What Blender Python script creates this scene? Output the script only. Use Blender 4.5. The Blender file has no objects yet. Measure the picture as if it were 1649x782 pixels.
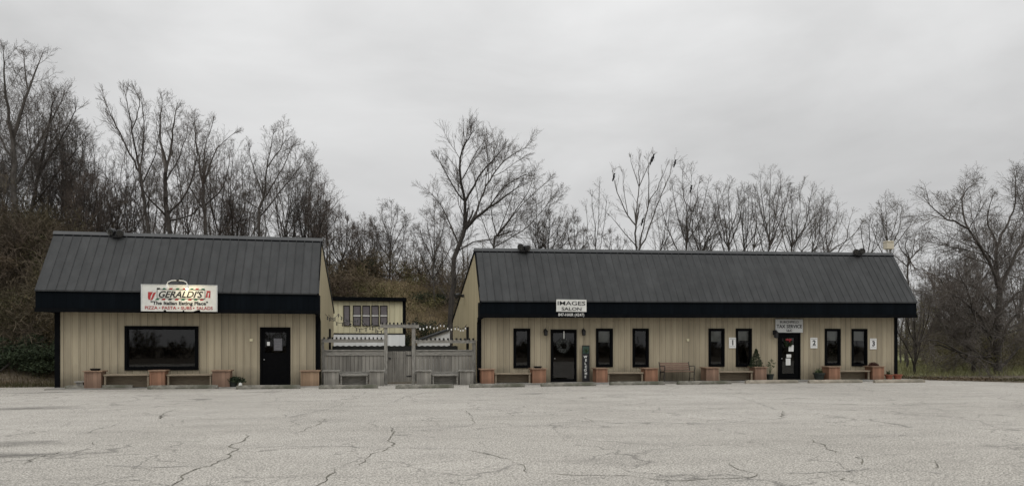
import bpy, math, random
import numpy as np
from mathutils import Vector, Matrix

R = math.radians
scene = bpy.context.scene
COL = scene.collection
F, CX, HY, H = 1150.0, 824.5, 556.0, 1.53
TH = math.atan(219 / F); CT, ST = math.cos(TH), math.sin(TH)

# ---- surveying helpers: photograph direction -> point on a wall / ground plane
def kf(px): return CT - (px - CX) / F * ST
def gx(px, D): return D * ((px - CX) / F * CT + ST) / kf(px)
def gz(px, py, D): return H + (HY - py) * D / (F * kf(px))
def ground(px, py, z=0.0):
    D = F * kf(px) * (H - z) / (py - HY)
    return gx(px, D), D

# ------------------------------------------------------------------ materials
def mat(name, c1, c2=None, rough=.7, scale=3.0, detail=6, bump=0.0, bscale=None, stretch=(1, 1, 1),
        metal=0.0, spec=.4, c3=None, scale3=.4, lo=.35, hi=.65):
    m = bpy.data.materials.new(name); m.use_nodes = True
    nt = m.node_tree; n = nt.nodes; l = nt.links
    b = n['Principled BSDF']
    b.inputs['Roughness'].default_value = rough; b.inputs['Metallic'].default_value = metal
    b.inputs['Specular IOR Level'].default_value = spec
    b.inputs['Base Color'].default_value = (*c1, 1)
    if c2 is None and not bump: return m
    tc = n.new('ShaderNodeTexCoord'); mp = n.new('ShaderNodeMapping')
    l.new(tc.outputs['Object'], mp.inputs['Vector']); mp.inputs['Scale'].default_value = stretch
    if c2 is not None:
        nz = n.new('ShaderNodeTexNoise'); nz.inputs['Scale'].default_value = scale; nz.inputs['Detail'].default_value = detail
        nz.inputs['Roughness'].default_value = .62
        l.new(mp.outputs[0], nz.inputs['Vector'])
        cr = n.new('ShaderNodeValToRGB'); cr.color_ramp.elements[0].position = lo; cr.color_ramp.elements[1].position = hi
        cr.color_ramp.elements[0].color = (*c1, 1); cr.color_ramp.elements[1].color = (*c2, 1)
        l.new(nz.outputs['Fac'], cr.inputs[0]); out = cr.outputs[0]
        if c3 is not None:
            n3 = n.new('ShaderNodeTexNoise'); n3.inputs['Scale'].default_value = scale3; n3.inputs['Detail'].default_value = 5
            l.new(mp.outputs[0], n3.inputs['Vector'])
            r3 = n.new('ShaderNodeValToRGB'); r3.color_ramp.elements[0].position = .42; r3.color_ramp.elements[1].position = .62
            l.new(n3.outputs['Fac'], r3.inputs[0])
            mx = n.new('ShaderNodeMix'); mx.data_type = 'RGBA'
            l.new(r3.outputs[0], mx.inputs['Factor']); l.new(out, mx.inputs['A']); mx.inputs['B'].default_value = (*c3, 1)
            out = mx.outputs['Result']
        l.new(out, b.inputs['Base Color'])
    if bump:
        nb = n.new('ShaderNodeTexNoise'); nb.inputs['Scale'].default_value = bscale or scale * 4; nb.inputs['Detail'].default_value = 5
        l.new(mp.outputs[0], nb.inputs['Vector'])
        bp = n.new('ShaderNodeBump'); bp.inputs['Strength'].default_value = bump; bp.inputs['Distance'].default_value = .02
        l.new(nb.outputs['Fac'], bp.inputs['Height']); l.new(bp.outputs[0], b.inputs['Normal'])
    return m

def groove_mat(name, c1, c2, axis, period, width, dark, rough=.6, spec=.3, dirt=None, metal=0, grime=.75):
    """painted siding: grooves along the object's x or y axis, streaks of weather, dirt near the ground"""
    m = mat(name, c1, c2, rough=rough, scale=1.6, stretch=(1.6, 1.6, .22), spec=spec, metal=metal, bump=.12, bscale=9)
    nt = m.node_tree; n = nt.nodes; l = nt.links; b = n['Principled BSDF']
    src = b.inputs['Base Color'].links[0].from_socket
    tc = n.new('ShaderNodeTexCoord'); sp = n.new('ShaderNodeSeparateXYZ'); l.new(tc.outputs['Object'], sp.inputs[0])
    dv = n.new('ShaderNodeMath'); dv.operation = 'DIVIDE'; l.new(sp.outputs[axis], dv.inputs[0]); dv.inputs[1].default_value = period
    fr = n.new('ShaderNodeMath'); fr.operation = 'FRACT'; l.new(dv.outputs[0], fr.inputs[0])
    lt = n.new('ShaderNodeMath'); lt.operation = 'LESS_THAN'; l.new(fr.outputs[0], lt.inputs[0]); lt.inputs[1].default_value = width / period
    # per-board tone
    fl = n.new('ShaderNodeMath'); fl.operation = 'FLOOR'; l.new(dv.outputs[0], fl.inputs[0])
    wn = n.new('ShaderNodeTexWhiteNoise'); wn.noise_dimensions = '1D'; l.new(fl.outputs[0], wn.inputs['W'])
    mr = n.new('ShaderNodeMapRange'); l.new(wn.outputs['Value'], mr.inputs[0]); mr.inputs[3].default_value = .88; mr.inputs[4].default_value = 1.06
    # groove strength varies board to board
    m1 = n.new('ShaderNodeMath'); m1.operation = 'MULTIPLY'; l.new(lt.outputs[0], m1.inputs[0])
    w2 = n.new('ShaderNodeMapRange'); l.new(wn.outputs['Color'], w2.inputs[0]); w2.inputs[3].default_value = dark * .55; w2.inputs[4].default_value = dark
    l.new(w2.outputs[0], m1.inputs[1])
    sb = n.new('ShaderNodeMath'); sb.operation = 'SUBTRACT'; l.new(mr.outputs[0], sb.inputs[0]); l.new(m1.outputs[0], sb.inputs[1])
    out = sb.outputs[0]
    if dirt:
        nz = n.new('ShaderNodeTexNoise'); nz.inputs['Scale'].default_value = 2.2; nz.inputs['Detail'].default_value = 7; l.new(tc.outputs['Object'], nz.inputs['Vector'])
        ad = n.new('ShaderNodeMath'); ad.operation = 'MULTIPLY_ADD'; l.new(nz.outputs['Fac'], ad.inputs[0]); ad.inputs[1].default_value = -dirt * 1.2; l.new(sp.outputs['Z'], ad.inputs[2])
        rr = n.new('ShaderNodeMapRange'); l.new(ad.outputs[0], rr.inputs[0]); rr.inputs[1].default_value = -dirt * .6; rr.inputs[2].default_value = dirt * .5
        rr.inputs[3].default_value = grime; rr.inputs[4].default_value = 1.0
        mm = n.new('ShaderNodeMath'); mm.operation = 'MULTIPLY'; l.new(out, mm.inputs[0]); l.new(rr.outputs[0], mm.inputs[1]); out = mm.outputs[0]
    hs = n.new('ShaderNodeMix'); hs.data_type = 'RGBA'; hs.blend_type = 'MULTIPLY'; hs.inputs['Factor'].default_value = 1
    cc = n.new('ShaderNodeCombineColor')
    for i in range(3): l.new(out, cc.inputs[i])
    l.new(src, hs.inputs['A']); l.new(cc.outputs[0], hs.inputs['B']); l.new(hs.outputs['Result'], b.inputs['Base Color'])
    return m

def glass_mat(name, tint, refl=1.0):
    m = bpy.data.materials.new(name); m.use_nodes = True
    nt = m.node_tree; n = nt.nodes; l = nt.links; n.clear()
    o = n.new('ShaderNodeOutputMaterial'); t = n.new('ShaderNodeBsdfTransparent'); t.inputs[0].default_value = (*tint, 1)
    g = n.new('ShaderNodeBsdfGlossy'); g.inputs['Roughness'].default_value = .02; g.inputs[0].default_value = (refl, refl, refl, 1)
    tc = n.new('ShaderNodeTexCoord'); nz = n.new('ShaderNodeTexNoise'); nz.inputs['Scale'].default_value = .9; l.new(tc.outputs['Object'], nz.inputs['Vector'])
    bp = n.new('ShaderNodeBump'); bp.inputs['Strength'].default_value = .05; bp.inputs['Distance'].default_value = .02; l.new(nz.outputs['Fac'], bp.inputs['Height']); l.new(bp.outputs[0], g.inputs['Normal'])
    fr = n.new('ShaderNodeFresnel'); fr.inputs[0].default_value = 1.75
    mx = n.new('ShaderNodeMixShader'); l.new(fr.outputs[0], mx.inputs[0]); fr.inputs[0].default_value = 1.58; l.new(t.outputs[0], mx.inputs[1]); l.new(g.outputs[0], mx.inputs[2]); l.new(mx.outputs[0], o.inputs[0])
    return m

M = {}
M['siding'] = groove_mat('siding_tan', (.32, .274, .194), (.41, .354, .252), 'X', .2545, .018, .62, dirt=.7, grime=.5)
M['siding_side'] = groove_mat('siding_tan_gable', (.39, .335, .21), (.44, .38, .245), 'Y', .2545, .022, .30, dirt=.4)
M['siding_back'] = groove_mat('siding_tan_shed', (.60, .55, .37), (.68, .63, .43), 'X', .305, .03, .35, dirt=.4)
M['white_panel'] = groove_mat('white_metal_panel', (.74, .75, .74), (.82, .83, .82), 'X', .6, .02, .2, dirt=.5, grime=.6)
M['roof'] = groove_mat('roof_charcoal', (.030, .0315, .032), (.045, .0465, .047), 'X', .305, .012, .35, rough=.55, spec=.2)
M['cap'] = mat('ridge_cap_grey', (.052, .054, .055), (.068, .07, .071), scale=2, rough=.5, spec=.3)  # lighter than the roof: the highlight along the ridge is in this colour
M['fascia'] = groove_mat('fascia_black', (.0030, .0045, .0062), (.0045, .0066, .009), 'X', .2, .02, .4, rough=.7, spec=.04)
M['black'] = mat('black_trim', (.0025, .003, .0037), (.005, .0055, .0065), rough=.7, scale=4, spec=.05)
M['frame'] = mat('frame_black', (.0018, .002, .0025), (.0035, .0035, .004), rough=.6, scale=6, spec=.05)
M['glass'] = glass_mat('window_glass', (.50, .51, .51))
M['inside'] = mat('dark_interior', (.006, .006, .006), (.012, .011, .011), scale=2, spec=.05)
M['shade'] = mat('roller_shade', (.62, .62, .57), (.72, .72, .67), scale=5)
M['conc'] = mat('weathered_concrete', (.11, .105, .09), (.24, .225, .19), scale=7, bump=.5, bscale=40, c3=(.085, .085, .062), scale3=2.2, rough=.9)
M['conc_b'] = mat('pale_concrete', (.24, .21, .165), (.36, .32, .26), scale=6, bump=.5, bscale=40, c3=(.18, .165, .13), scale3=1.8, rough=.9)
M['slab'] = mat('walk_slab', (.20, .195, .18), (.28, .27, .25), scale=5, bump=.3, bscale=50, c3=(.13, .12, .10), scale3=1.2, rough=.95)
M['cedar'] = groove_mat('cedar_boards', (.20, .105, .064), (.33, .175, .11), 'X', .14, .008, .5, dirt=.2)
M['cedar_b'] = groove_mat('cedar_boards_worn', (.165, .10, .068), (.29, .185, .13), 'X', .14, .008, .55, dirt=.35)
M['cedar_pale'] = groove_mat('cedar_boards_pale', (.25, .165, .105), (.35, .24, .155), 'X', .14, .008, .5, dirt=.2)
M['cedar_cap'] = mat('cedar_cap', (.20, .13, .09), (.30, .20, .13), scale=5, stretch=(1, 4, 4), bump=.3)
M['bench_board'] = mat('bench_board', (.20, .16, .115), (.30, .25, .18), scale=4, stretch=(1, 6, 6), bump=.3)
M['siding_back_b'] = mat('bench_back_board', (.16, .125, .085), (.24, .195, .135), scale=4, stretch=(1, 6, 6), bump=.3)
M['grey_wood'] = groove_mat('grey_weathered_boards', (.14, .131, .115), (.31, .293, .258), 'X', .14, .010, .6, rough=.9, dirt=.3)
M['grey_beam'] = mat('grey_weathered_beam', (.16, .152, .135), (.32, .305, .272), scale=5, stretch=(1, 5, 5), bump=.4, rough=.9)
M['grey_post'] = mat('grey_weathered_post', (.16, .152, .135), (.32, .305, .272), scale=5, stretch=(5, 5, 1), bump=.4, rough=.9)
M['bark'] = mat('bark_dark', (.035, .030, .026), (.075, .066, .057), scale=5, stretch=(3, 3, .7), rough=.95)
M['bark_g'] = mat('bark_grey', (.055, .049, .043), (.105, .095, .083), scale=5, stretch=(3, 3, .7), rough=.95)
M['twig'] = mat('twig_brown', (.080, .069, .060), (.135, .118, .103), scale=.8, rough=.95)
M['twig_r'] = mat('twig_reddish', (.078, .063, .054), (.135, .110, .092), scale=.8, rough=.95)
M['brush'] = mat('brush_brown', (.045, .034, .025), (.115, .088, .062), scale=.45, rough=1, c3=(.075, .066, .032), scale3=.16)
M['brush_r'] = mat('brush_olive', (.075, .063, .048), (.16, .135, .10), scale=.5, rough=1, c3=(.13, .115, .052), scale3=.2)
M['brush_h'] = mat('brush_russet', (.085, .062, .045), (.19, .145, .10), scale=.5, rough=1, c3=(.14, .115, .06), scale3=.2)
M['deadleaf'] = mat('dead_leaves', (.055, .038, .022), (.125, .090, .052), scale=1.4, rough=1, c3=(.055, .055, .022), scale3=.25)
M['evergreen'] = mat('evergreen_leaves', (.012, .022, .009), (.035, .05, .02), scale=5, rough=.85)
M['straw'] = mat('dry_straw', (.28, .22, .13), (.46, .37, .23), scale=2, rough=1)
M['grassb'] = mat('green_grass_blades', (.13, .135, .06), (.25, .235, .12), scale=1, rough=1)
M['iron'] = mat('black_iron', (.012, .012, .013), (.02, .02, .02), scale=9, rough=.5)
M['slat'] = mat('bench_slat_brown', (.12, .072, .050), (.20, .125, .088), scale=5, stretch=(1, 6, 6))
M['terra'] = mat('terracotta', (.26, .085, .05), (.33, .12, .075), scale=6, rough=.8)
M['darkpot'] = mat('dark_pot', (.016, .022, .018), (.03, .036, .03), scale=5, rough=.6)
M['soil'] = mat('potting_soil', (.03, .02, .014), (.06, .04, .028), scale=20, rough=1)
M['mum'] = mat('dried_mum', (.05, .022, .018), (.10, .045, .032), scale=14, rough=1)
M['leaf'] = mat('plant_leaf', (.03, .05, .018), (.07, .10, .04), scale=8, rough=.7)
M['white'] = mat('white_sign', (.60, .60, .56), (.72, .72, .68), scale=3, rough=.6)
M['greysign'] = mat('grey_sign', (.52, .53, .52), (.60, .61, .60), scale=3, rough=.6)
M['paper'] = mat('paper_white', (.72, .72, .70), (.78, .78, .76), scale=5, rough=.8)
M['ink'] = mat('ink_black', (.012, .012, .014))
M['inkgrey'] = mat('ink_grey', (.25, .25, .25))
M['red'] = mat('paint_red', (.42, .035, .035), (.36, .05, .05), scale=6)
M['green'] = mat('paint_green', (.02, .13, .075), (.03, .16, .09), scale=6)
M['letter_white'] = mat('letter_white', (.75, .75, .72))
M['board_green'] = mat('board_green', (.02, .045, .035), (.035, .07, .05), scale=8)
M['chrome'] = mat('dull_metal', (.45, .45, .45), rough=.3, metal=1)
M['beige'] = mat('beige_plastic', (.52, .47, .36), (.58, .53, .42), scale=4)
M['corr'] = mat('corrugated_dark', (.010, .011, .010), (.022, .022, .020), scale=3)
M['bird'] = mat('bird_plumage', (.012, .011, .012), (.02, .02, .02), scale=20)
M['redbow'] = mat('red_ribbon', (.22, .02, .025), (.28, .03, .04), scale=5)
M['crack'] = mat('crack_dark', (.065, .060, .048), (.16, .15, .12), scale=4, rough=1)
M['crack_f'] = mat('crack_faint', (.17, .165, .15), (.30, .29, .27), scale=3, rough=1)
M['lens'] = mat('lamp_lens', (.6, .6, .6), rough=.15)
M['blind'] = mat('blind_mauve', (.13, .115, .125), (.20, .18, .185), scale=9, stretch=(.3, .3, 6))

def emis(name, col, s):
    m = bpy.data.materials.new(name); m.use_nodes = True
    b = m.node_tree.nodes['Principled BSDF']; b.inputs['Emission Color'].default_value = (*col, 1); b.inputs['Emission Strength'].default_value = s
    return m
M['bulb_lit'] = emis('bulb_lit', (1, .86, .55), 6)
M['bulb_off'] = mat('bulb_unlit', (.10, .095, .085), (.2, .19, .17), scale=30, rough=.2)
M['bulb_soft'] = emis('bulb_soft', (.9, .88, .8), .12)

# asphalt ----------------------------------------------------------------
def asphalt():
    m = bpy.data.materials.new('asphalt_old'); m.use_nodes = True
    nt = m.node_tree; n = nt.nodes; l = nt.links; b = n['Principled BSDF']; b.inputs['Roughness'].default_value = .92
    b.inputs['Specular IOR Level'].default_value = .25
    tc = n.new('ShaderNodeTexCoord')
    def noise(s, st=(1, 1, 1), det=4, ro=.6, rot=0):
        mp = n.new('ShaderNodeMapping'); mp.inputs['Scale'].default_value = st; mp.inputs['Rotation'].default_value = (0, 0, rot); l.new(tc.outputs['Object'], mp.inputs[0])
        z = n.new('ShaderNodeTexNoise'); z.inputs['Scale'].default_value = s; z.inputs['Detail'].default_value = det; z.inputs['Roughness'].default_value = ro
        l.new(mp.outputs[0], z.inputs['Vector']); return z.outputs['Fac']
    def ramp(s, stops):
        r = n.new('ShaderNodeValToRGB'); e = r.color_ramp.elements
        while len(e) < len(stops): e.new(.5)
        for i, (p, c) in enumerate(stops): e[i].position = p; e[i].color = (*c, 1) if isinstance(c, tuple) else (c, c, c, 1)
        l.new(s, r.inputs[0]); return r.outputs[0]
    def mul(a, c):
        x = n.new('ShaderNodeMix'); x.data_type = 'RGBA'; x.blend_type = 'MULTIPLY'; x.inputs['Factor'].default_value = 1
        l.new(a, x.inputs['A']); l.new(c, x.inputs['B']); return x.outputs['Result']
    base = ramp(noise(.16, det=6), [(.3, (.325, .306, .272)), (.7, (.40, .378, .34))])
    c = mul(base, ramp(noise(42, det=2), [(.36, .48), (.5, 1.0), (.64, 1.42)]))
    c = mul(c, ramp(noise(140, det=1), [(.40, .62), (.6, 1.22)]))
    c = mul(c, ramp(noise(1.1, (.35, 1, 1), 6, .7, .2), [(.30, .84), (.5, 1.0), (.7, 1.08)]))
    c = mul(c, ramp(noise(.5, (.5, 1.7, 1), 7, .72, -.12), [(.30, .78), (.42, 1.0), (.62, 1.0), (.72, 1.09)]))
    # hairline crazing
    vo = n.new('ShaderNodeTexVoronoi'); vo.feature = 'DISTANCE_TO_EDGE'; vo.inputs['Scale'].default_value = .5
    wn = n.new('ShaderNodeTexNoise'); wn.inputs['Scale'].default_value = 1.3; wn.inputs['Detail'].default_value = 6; l.new(tc.outputs['Object'], wn.inputs['Vector'])
    va = n.new('ShaderNodeVectorMath'); va.operation = 'MULTIPLY_ADD'; l.new(wn.outputs['Color'], va.inputs[0]); va.inputs[1].default_value = (1.6, 1.6, 0); l.new(tc.outputs['Object'], va.inputs[2])
    l.new(va.outputs[0], vo.inputs['Vector'])
    v1 = ramp(vo.outputs['Distance'], [(.004, .0), (.014, 1.0)])
    msk = ramp(noise(.33, det=3), [(.40, 1.0), (.52, .0)])
    mxx = n.new('ShaderNodeMix'); mxx.data_type = 'RGBA'; mxx.blend_type = 'SCREEN'; mxx.inputs['Factor'].default_value = 1; l.new(v1, mxx.inputs['A']); l.new(msk, mxx.inputs['B'])
    c = mul(c, ramp(mxx.outputs['Result'], [(.0, .62), (1.0, 1.0)]))
    # weather stains at the left end of the lot
    l.new(c, b.inputs['Base Color'])
    bp = n.new('ShaderNodeBump'); bp.inputs['Strength'].default_value = .5; bp.inputs['Distance'].default_value = .01
    l.new(noise(60, det=3), bp.inputs['Height']); l.new(bp.outputs[0], b.inputs['Normal'])
    return m
M['asphalt'] = asphalt()

def ground_mat():
    m = mat('ground_litter', (.055, .044, .030), (.115, .092, .062), rough=1, scale=1.2, bump=.8, bscale=12)
    nt = m.node_tree; n = nt.nodes; l = nt.links; b = n['Principled BSDF']
    src = b.inputs['Base Color'].links[0].from_socket
    tc = n.new('ShaderNodeTexCoord'); sp = n.new('ShaderNodeSeparateXYZ'); l.new(tc.outputs['Object'], sp.inputs[0])
    nz = n.new('ShaderNodeTexNoise'); nz.inputs['Scale'].default_value = .5; nz.inputs['Detail'].default_value = 6; l.new(tc.outputs['Object'], nz.inputs['Vector'])
    r = n.new('ShaderNodeValToRGB'); r.color_ramp.elements[0].color = (.10, .12, .042, 1); r.color_ramp.elements[1].color = (.21, .21, .095, 1)
    r.color_ramp.elements[0].position = .35; r.color_ramp.elements[1].position = .65
    l.new(nz.outputs['Fac'], r.inputs[0])
    a = n.new('ShaderNodeMath'); a.operation = 'MULTIPLY_ADD'; l.new(nz.outputs['Fac'], a.inputs[0]); a.inputs[1].default_value = 6; l.new(sp.outputs['X'], a.inputs[2])
    k = n.new('ShaderNodeMapRange'); l.new(a.outputs[0], k.inputs[0]); k.inputs[1].default_value = 24; k.inputs[2].default_value = 27
    k2 = n.new('ShaderNodeMapRange'); l.new(sp.outputs['Y'], k2.inputs[0]); k2.inputs[1].default_value = 31; k2.inputs[2].default_value = 34
    pr = n.new('ShaderNodeMath'); pr.operation = 'MULTIPLY'; l.new(k.outputs[0], pr.inputs[0]); l.new(k2.outputs[0], pr.inputs[1])
    mx = n.new('ShaderNodeMix'); mx.data_type = 'RGBA'; l.new(pr.outputs[0], mx.inputs['Factor']); l.new(src, mx.inputs['A']); l.new(r.outputs[0], mx.inputs['B'])
    l.new(mx.outputs['Result'], b.inputs['Base Color'])
    return m
M['ground'] = ground_mat()

# ------------------------------------------------------------------ mesh builder
class MB:
    def __init__(s): s.v = []; s.f = []
    def add(s, vs, fs):
        o = len(s.v); s.v += [tuple(p) for p in vs]; s.f += [tuple(i + o for i in f) for f in fs]; return s
    def box(s, x0, x1, y0, y1, z0, z1):
        return s.add([(x0, y0, z0), (x1, y0, z0), (x1, y1, z0), (x0, y1, z0), (x0, y0, z1), (x1, y0, z1), (x1, y1, z1), (x0, y1, z1)],
                     [(0, 3, 2, 1), (4, 5, 6, 7), (0, 1, 5, 4), (1, 2, 6, 5), (2, 3, 7, 6), (3, 0, 4, 7)])
    def cbox(s, x0, x1, y0, y1, z0, z1, c=.01):
        """box with chamfered vertical and top edges"""
        a = [(x0 + c, y0), (x1 - c, y0), (x1, y0 + c), (x1, y1 - c), (x1 - c, y1), (x0 + c, y1), (x0, y1 - c), (x0, y0 + c)]
        cx, cy = (x0 + x1) / 2, (y0 + y1) / 2
        ins = [(x - c * (1 if x > cx else -1), y - c * (1 if y > cy else -1)) for x, y in a]
        vs = [(x, y, z0) for x, y in a] + [(x, y, z1 - c) for x, y in a] + [(x, y, z1) for x, y in ins]
        fs = [tuple(range(7, -1, -1)), tuple(range(16, 24))]
        for k in (0, 8):
            for i in range(8): fs.append((k + i, k + (i + 1) % 8, k + 8 + (i + 1) % 8, k + 8 + i))
        return s.add(vs, fs)
    def bar(s, p0, p1, w, h):
        p0, p1 = Vector(p0), Vector(p1); d = (p1 - p0).normalized()
        u = d.cross(Vector((0, 0, 1)));
        if u.length < 1e-3: u = Vector((1, 0, 0))
        u.normalize(); t = u.cross(d)
        vs = [p + u * a * w / 2 + t * b * h / 2 for p in (p0, p1) for a, b in ((-1, -1), (1, -1), (1, 1), (-1, 1))]
        return s.add(vs, [(3, 2, 1, 0), (4, 5, 6, 7), (0, 1, 5, 4), (1, 2, 6, 5), (2, 3, 7, 6), (3, 0, 4, 7)])
    def tube(s, pts, rs, n=8, cap=True):
        pts = [Vector(p) for p in pts]
        if not isinstance(rs, (list, tuple)): rs = [rs] * len(pts)
        o = len(s.v); u = None
        for i, p in enumerate(pts):
            d = (pts[min(i + 1, len(pts) - 1)] - pts[max(i - 1, 0)]).normalized()
            if u is None:
                u = d.cross(Vector((0, 0, 1)))
                if u.length < 1e-3: u = Vector((1, 0, 0))
            u = (u - d * u.dot(d)).normalized(); w = d.cross(u)
            for k in range(n):
                a = 2 * math.pi * k / n; s.v.append(tuple(p + (u * math.cos(a) + w * math.sin(a)) * rs[i]))
        for i in range(len(pts) - 1):
            for k in range(n): s.f.append((o + i * n + k, o + i * n + (k + 1) % n, o + (i + 1) * n + (k + 1) % n, o + (i + 1) * n + k))
        if cap: s.f.append(tuple(o + k for k in range(n - 1, -1, -1))); s.f.append(tuple(o + (len(pts) - 1) * n + k for k in range(n)))
        return s
    def lathe(s, c, prof, n=16):
        o = len(s.v); m = len(prof)
        for r, z in prof:
            for k in range(n):
                a = 2 * math.pi * k / n; s.v.append((c[0] + r * math.cos(a), c[1] + r * math.sin(a), c[2] + z))
        for i in range(m - 1):
            for k in range(n): s.f.append((o + i * n + k, o + i * n + (k + 1) % n, o + (i + 1) * n + (k + 1) % n, o + (i + 1) * n + k))
        s.f.append(tuple(o + k for k in range(n - 1, -1, -1))); s.f.append(tuple(o + (m - 1) * n + k for k in range(n)))
        return s
    def ball(s, c, r, sc=(1, 1, 1), n=10):
        prof = [(max(r * math.sin(math.pi * i / (n // 2 + 1)), 1e-4), -r * math.cos(math.pi * i / (n // 2 + 1))) for i in range(n // 2 + 2)]
        o = len(s.v); s.lathe((0, 0, 0), prof, n)
        for i in range(o, len(s.v)):
            v = s.v[i]; s.v[i] = (c[0] + v[0] * sc[0], c[1] + v[1] * sc[1], c[2] + v[2] * sc[2])
        return s
    def ring(s, x0, x1, z0, z1, w, y0, y1):
        s.box(x0, x0 + w, y0, y1, z0, z1); s.box(x1 - w, x1, y0, y1, z0, z1)
        s.box(x0 + w, x1 - w, y0, y1, z1 - w, z1); return s.box(x0 + w, x1 - w, y0, y1, z0, z0 + w)
    def build(s, name, m, parent=None, origin=None, smooth=False):
        return mkobj(name, s.v, s.f, m, parent, origin, smooth)

ORG = {}
def mkobj(name, v, f, m, parent=None, origin=None, smooth=False):
    me = bpy.data.meshes.new(name)
    if parent is not None: org = ORG[parent.name]
    elif origin is not None: org = Vector(origin)
    else: org = Vector((0, 0, 0))
    me.from_pydata([(p[0] - org[0], p[1] - org[1], p[2] - org[2]) for p in v], [], f)
    me.materials.append(m); me.update()
    if smooth: me.shade_smooth()
    o = bpy.data.objects.new(name, me); COL.objects.link(o)
    if parent is not None: o.parent = parent
    else: o.location = org
    ORG[o.name] = org
    return o

def thing(name, label, cat, loc, group=None):
    o = bpy.data.objects.new(name, None); COL.objects.link(o); o.location = loc; o.empty_display_size = .2
    ORG[o.name] = Vector(loc)
    return tag(o, label, cat, group)
def tag(o, label, cat, group=None):
    o['label'] = label; o['category'] = cat
    if group: o['group'] = group
    return o
def struct(o): o['kind'] = 'structure'; return o
def stuff(o, label, cat): o['kind'] = 'stuff'; return tag(o, label, cat)

DEPS = None
def text(name, s, x, y, z, size, m, parent, w=None, bold=0.0, shear=0.0, align='CENTER', roty=0, cspace=1.0, origin=None, extr=.003):
    """lettering facing -Y, centred on x, baseline at z"""
    cu = bpy.data.curves.new(name, 'FONT'); cu.body = s; cu.size = size; cu.align_x = align; cu.offset = bold; cu.shear = shear
    cu.extrude = extr; cu.space_character = cspace; cu.resolution_u = 3
    t = bpy.data.objects.new('tmp', cu); COL.objects.link(t)
    dg = bpy.context.evaluated_depsgraph_get()
    me = bpy.data.meshes.new_from_object(t.evaluated_get(dg)); COL.objects.unlink(t); bpy.data.objects.remove(t)
    n = len(me.vertices); co = np.zeros(n * 3, 'f'); me.vertices.foreach_get('co', co); co = co.reshape(-1, 3)
    if w and n:
        wid = co[:, 0].max() - co[:, 0].min(); mid = (co[:, 0].max() + co[:, 0].min()) / 2
        co[:, 0] = (co[:, 0] - mid) * (w / wid)
    out = np.stack([x + co[:, 0], y - co[:, 2], z + co[:, 1]], 1)
    org = ORG[parent.name] if parent is not None else Vector(origin)
    out -= np.array(org); me.vertices.foreach_set('co', out.astype('f').ravel()); me.update()
    me.materials.clear(); me.materials.append(m); me.name = name
    o = bpy.data.objects.new(name, me); COL.objects.link(o)
    if parent is not None: o.parent = parent
    else: o.location = org
    ORG[o.name] = Vector(org)
    return o

# ------------------------------------------------------------------ terrain
def sst(a, b, x):
    t = np.clip((x - a) / (b - a), 0, 1); return t * t * (3 - 2 * t)
def terrain(X, Y):
    X = np.asarray(X, float); Y = np.asarray(Y, float)
    y0 = 30.5 + 11 * sst(-13.5, -10, X)
    Hh = 6.3 - 1.0 * sst(-12, -2, X) - 5.3 * sst(3, 20, X)
    w = 13 - 4 * sst(-13.5, -10, X)
    t = sst(0, 1, (Y - y0) / w)
    wob = (np.sin(X * .7 + Y * .3) * .16 + np.sin(X * 1.9 - Y * .8) * .07 + np.sin(X * .23 + 1.3) * .3)
    z = t * (Hh + wob * np.clip(Hh, 0, 1)) + 1.2 * sst(80, 200, Y)
    z = z + .02 * np.sin(X * 2.1) * np.sin(Y * 1.7) * sst(28, 30, Y)
    return z - .03 * sst(30, 28, Y)
def tz(x, y): return float(terrain(x, y))

xs = np.concatenate([[-900, -500, -300, -180, -120], np.arange(-90, 90.1, 1.5), [120, 180, 300, 500, 900]])
ys = np.concatenate([[-900, -500, -300, -150, -80, -40, -10, 10, 22], np.arange(24, 36, .75), np.arange(36, 80, 1.5), [85, 95, 110, 130, 160, 200, 300, 500, 900]])
GX, GY = np.meshgrid(xs, ys); GZ = terrain(GX, GY)
vv = np.stack([GX.ravel(), GY.ravel(), GZ.ravel()], 1); nx = len(xs)
ff = [(j * nx + i, j * nx + i + 1, (j + 1) * nx + i + 1, (j + 1) * nx + i) for j in range(len(ys) - 1) for i in range(nx - 1)]
struct(mkobj('ground', vv.tolist(), ff, M['ground'], smooth=True))

# parking lot: one sheet above the ground
ax, ay = gx(1500, 27.4), 27.4
bx_, by_ = gx(1649, 24.9), 24.9
rg = random.Random(3)
edge = []
xq = -70.0
while xq < ax:
    edge.append((xq, 28.9 + rg.uniform(-.09, .09) - (.0 if xq < -11 else 0))); xq += rg.uniform(.5, 1.4)
edge += [(ax, ay + .05)]
for i in range(1, 8):
    t = i / 8; edge.append((ax + (bx_ - ax) * t, ay + (by_ - ay) * t + rg.uniform(-.08, .08)))
edge += [(bx_, by_), (40, 21.5), (70, 18)]
vs = [(-70, -7, .004)] + [(x, y, .004) for x, y in edge] + [(70, -7, .004)]
o = mkobj('parking_lot', vs, [tuple([0] + [len(vs) - 1] + list(range(len(vs) - 2, 0, -1)))], M['asphalt']); struct(o)

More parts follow.
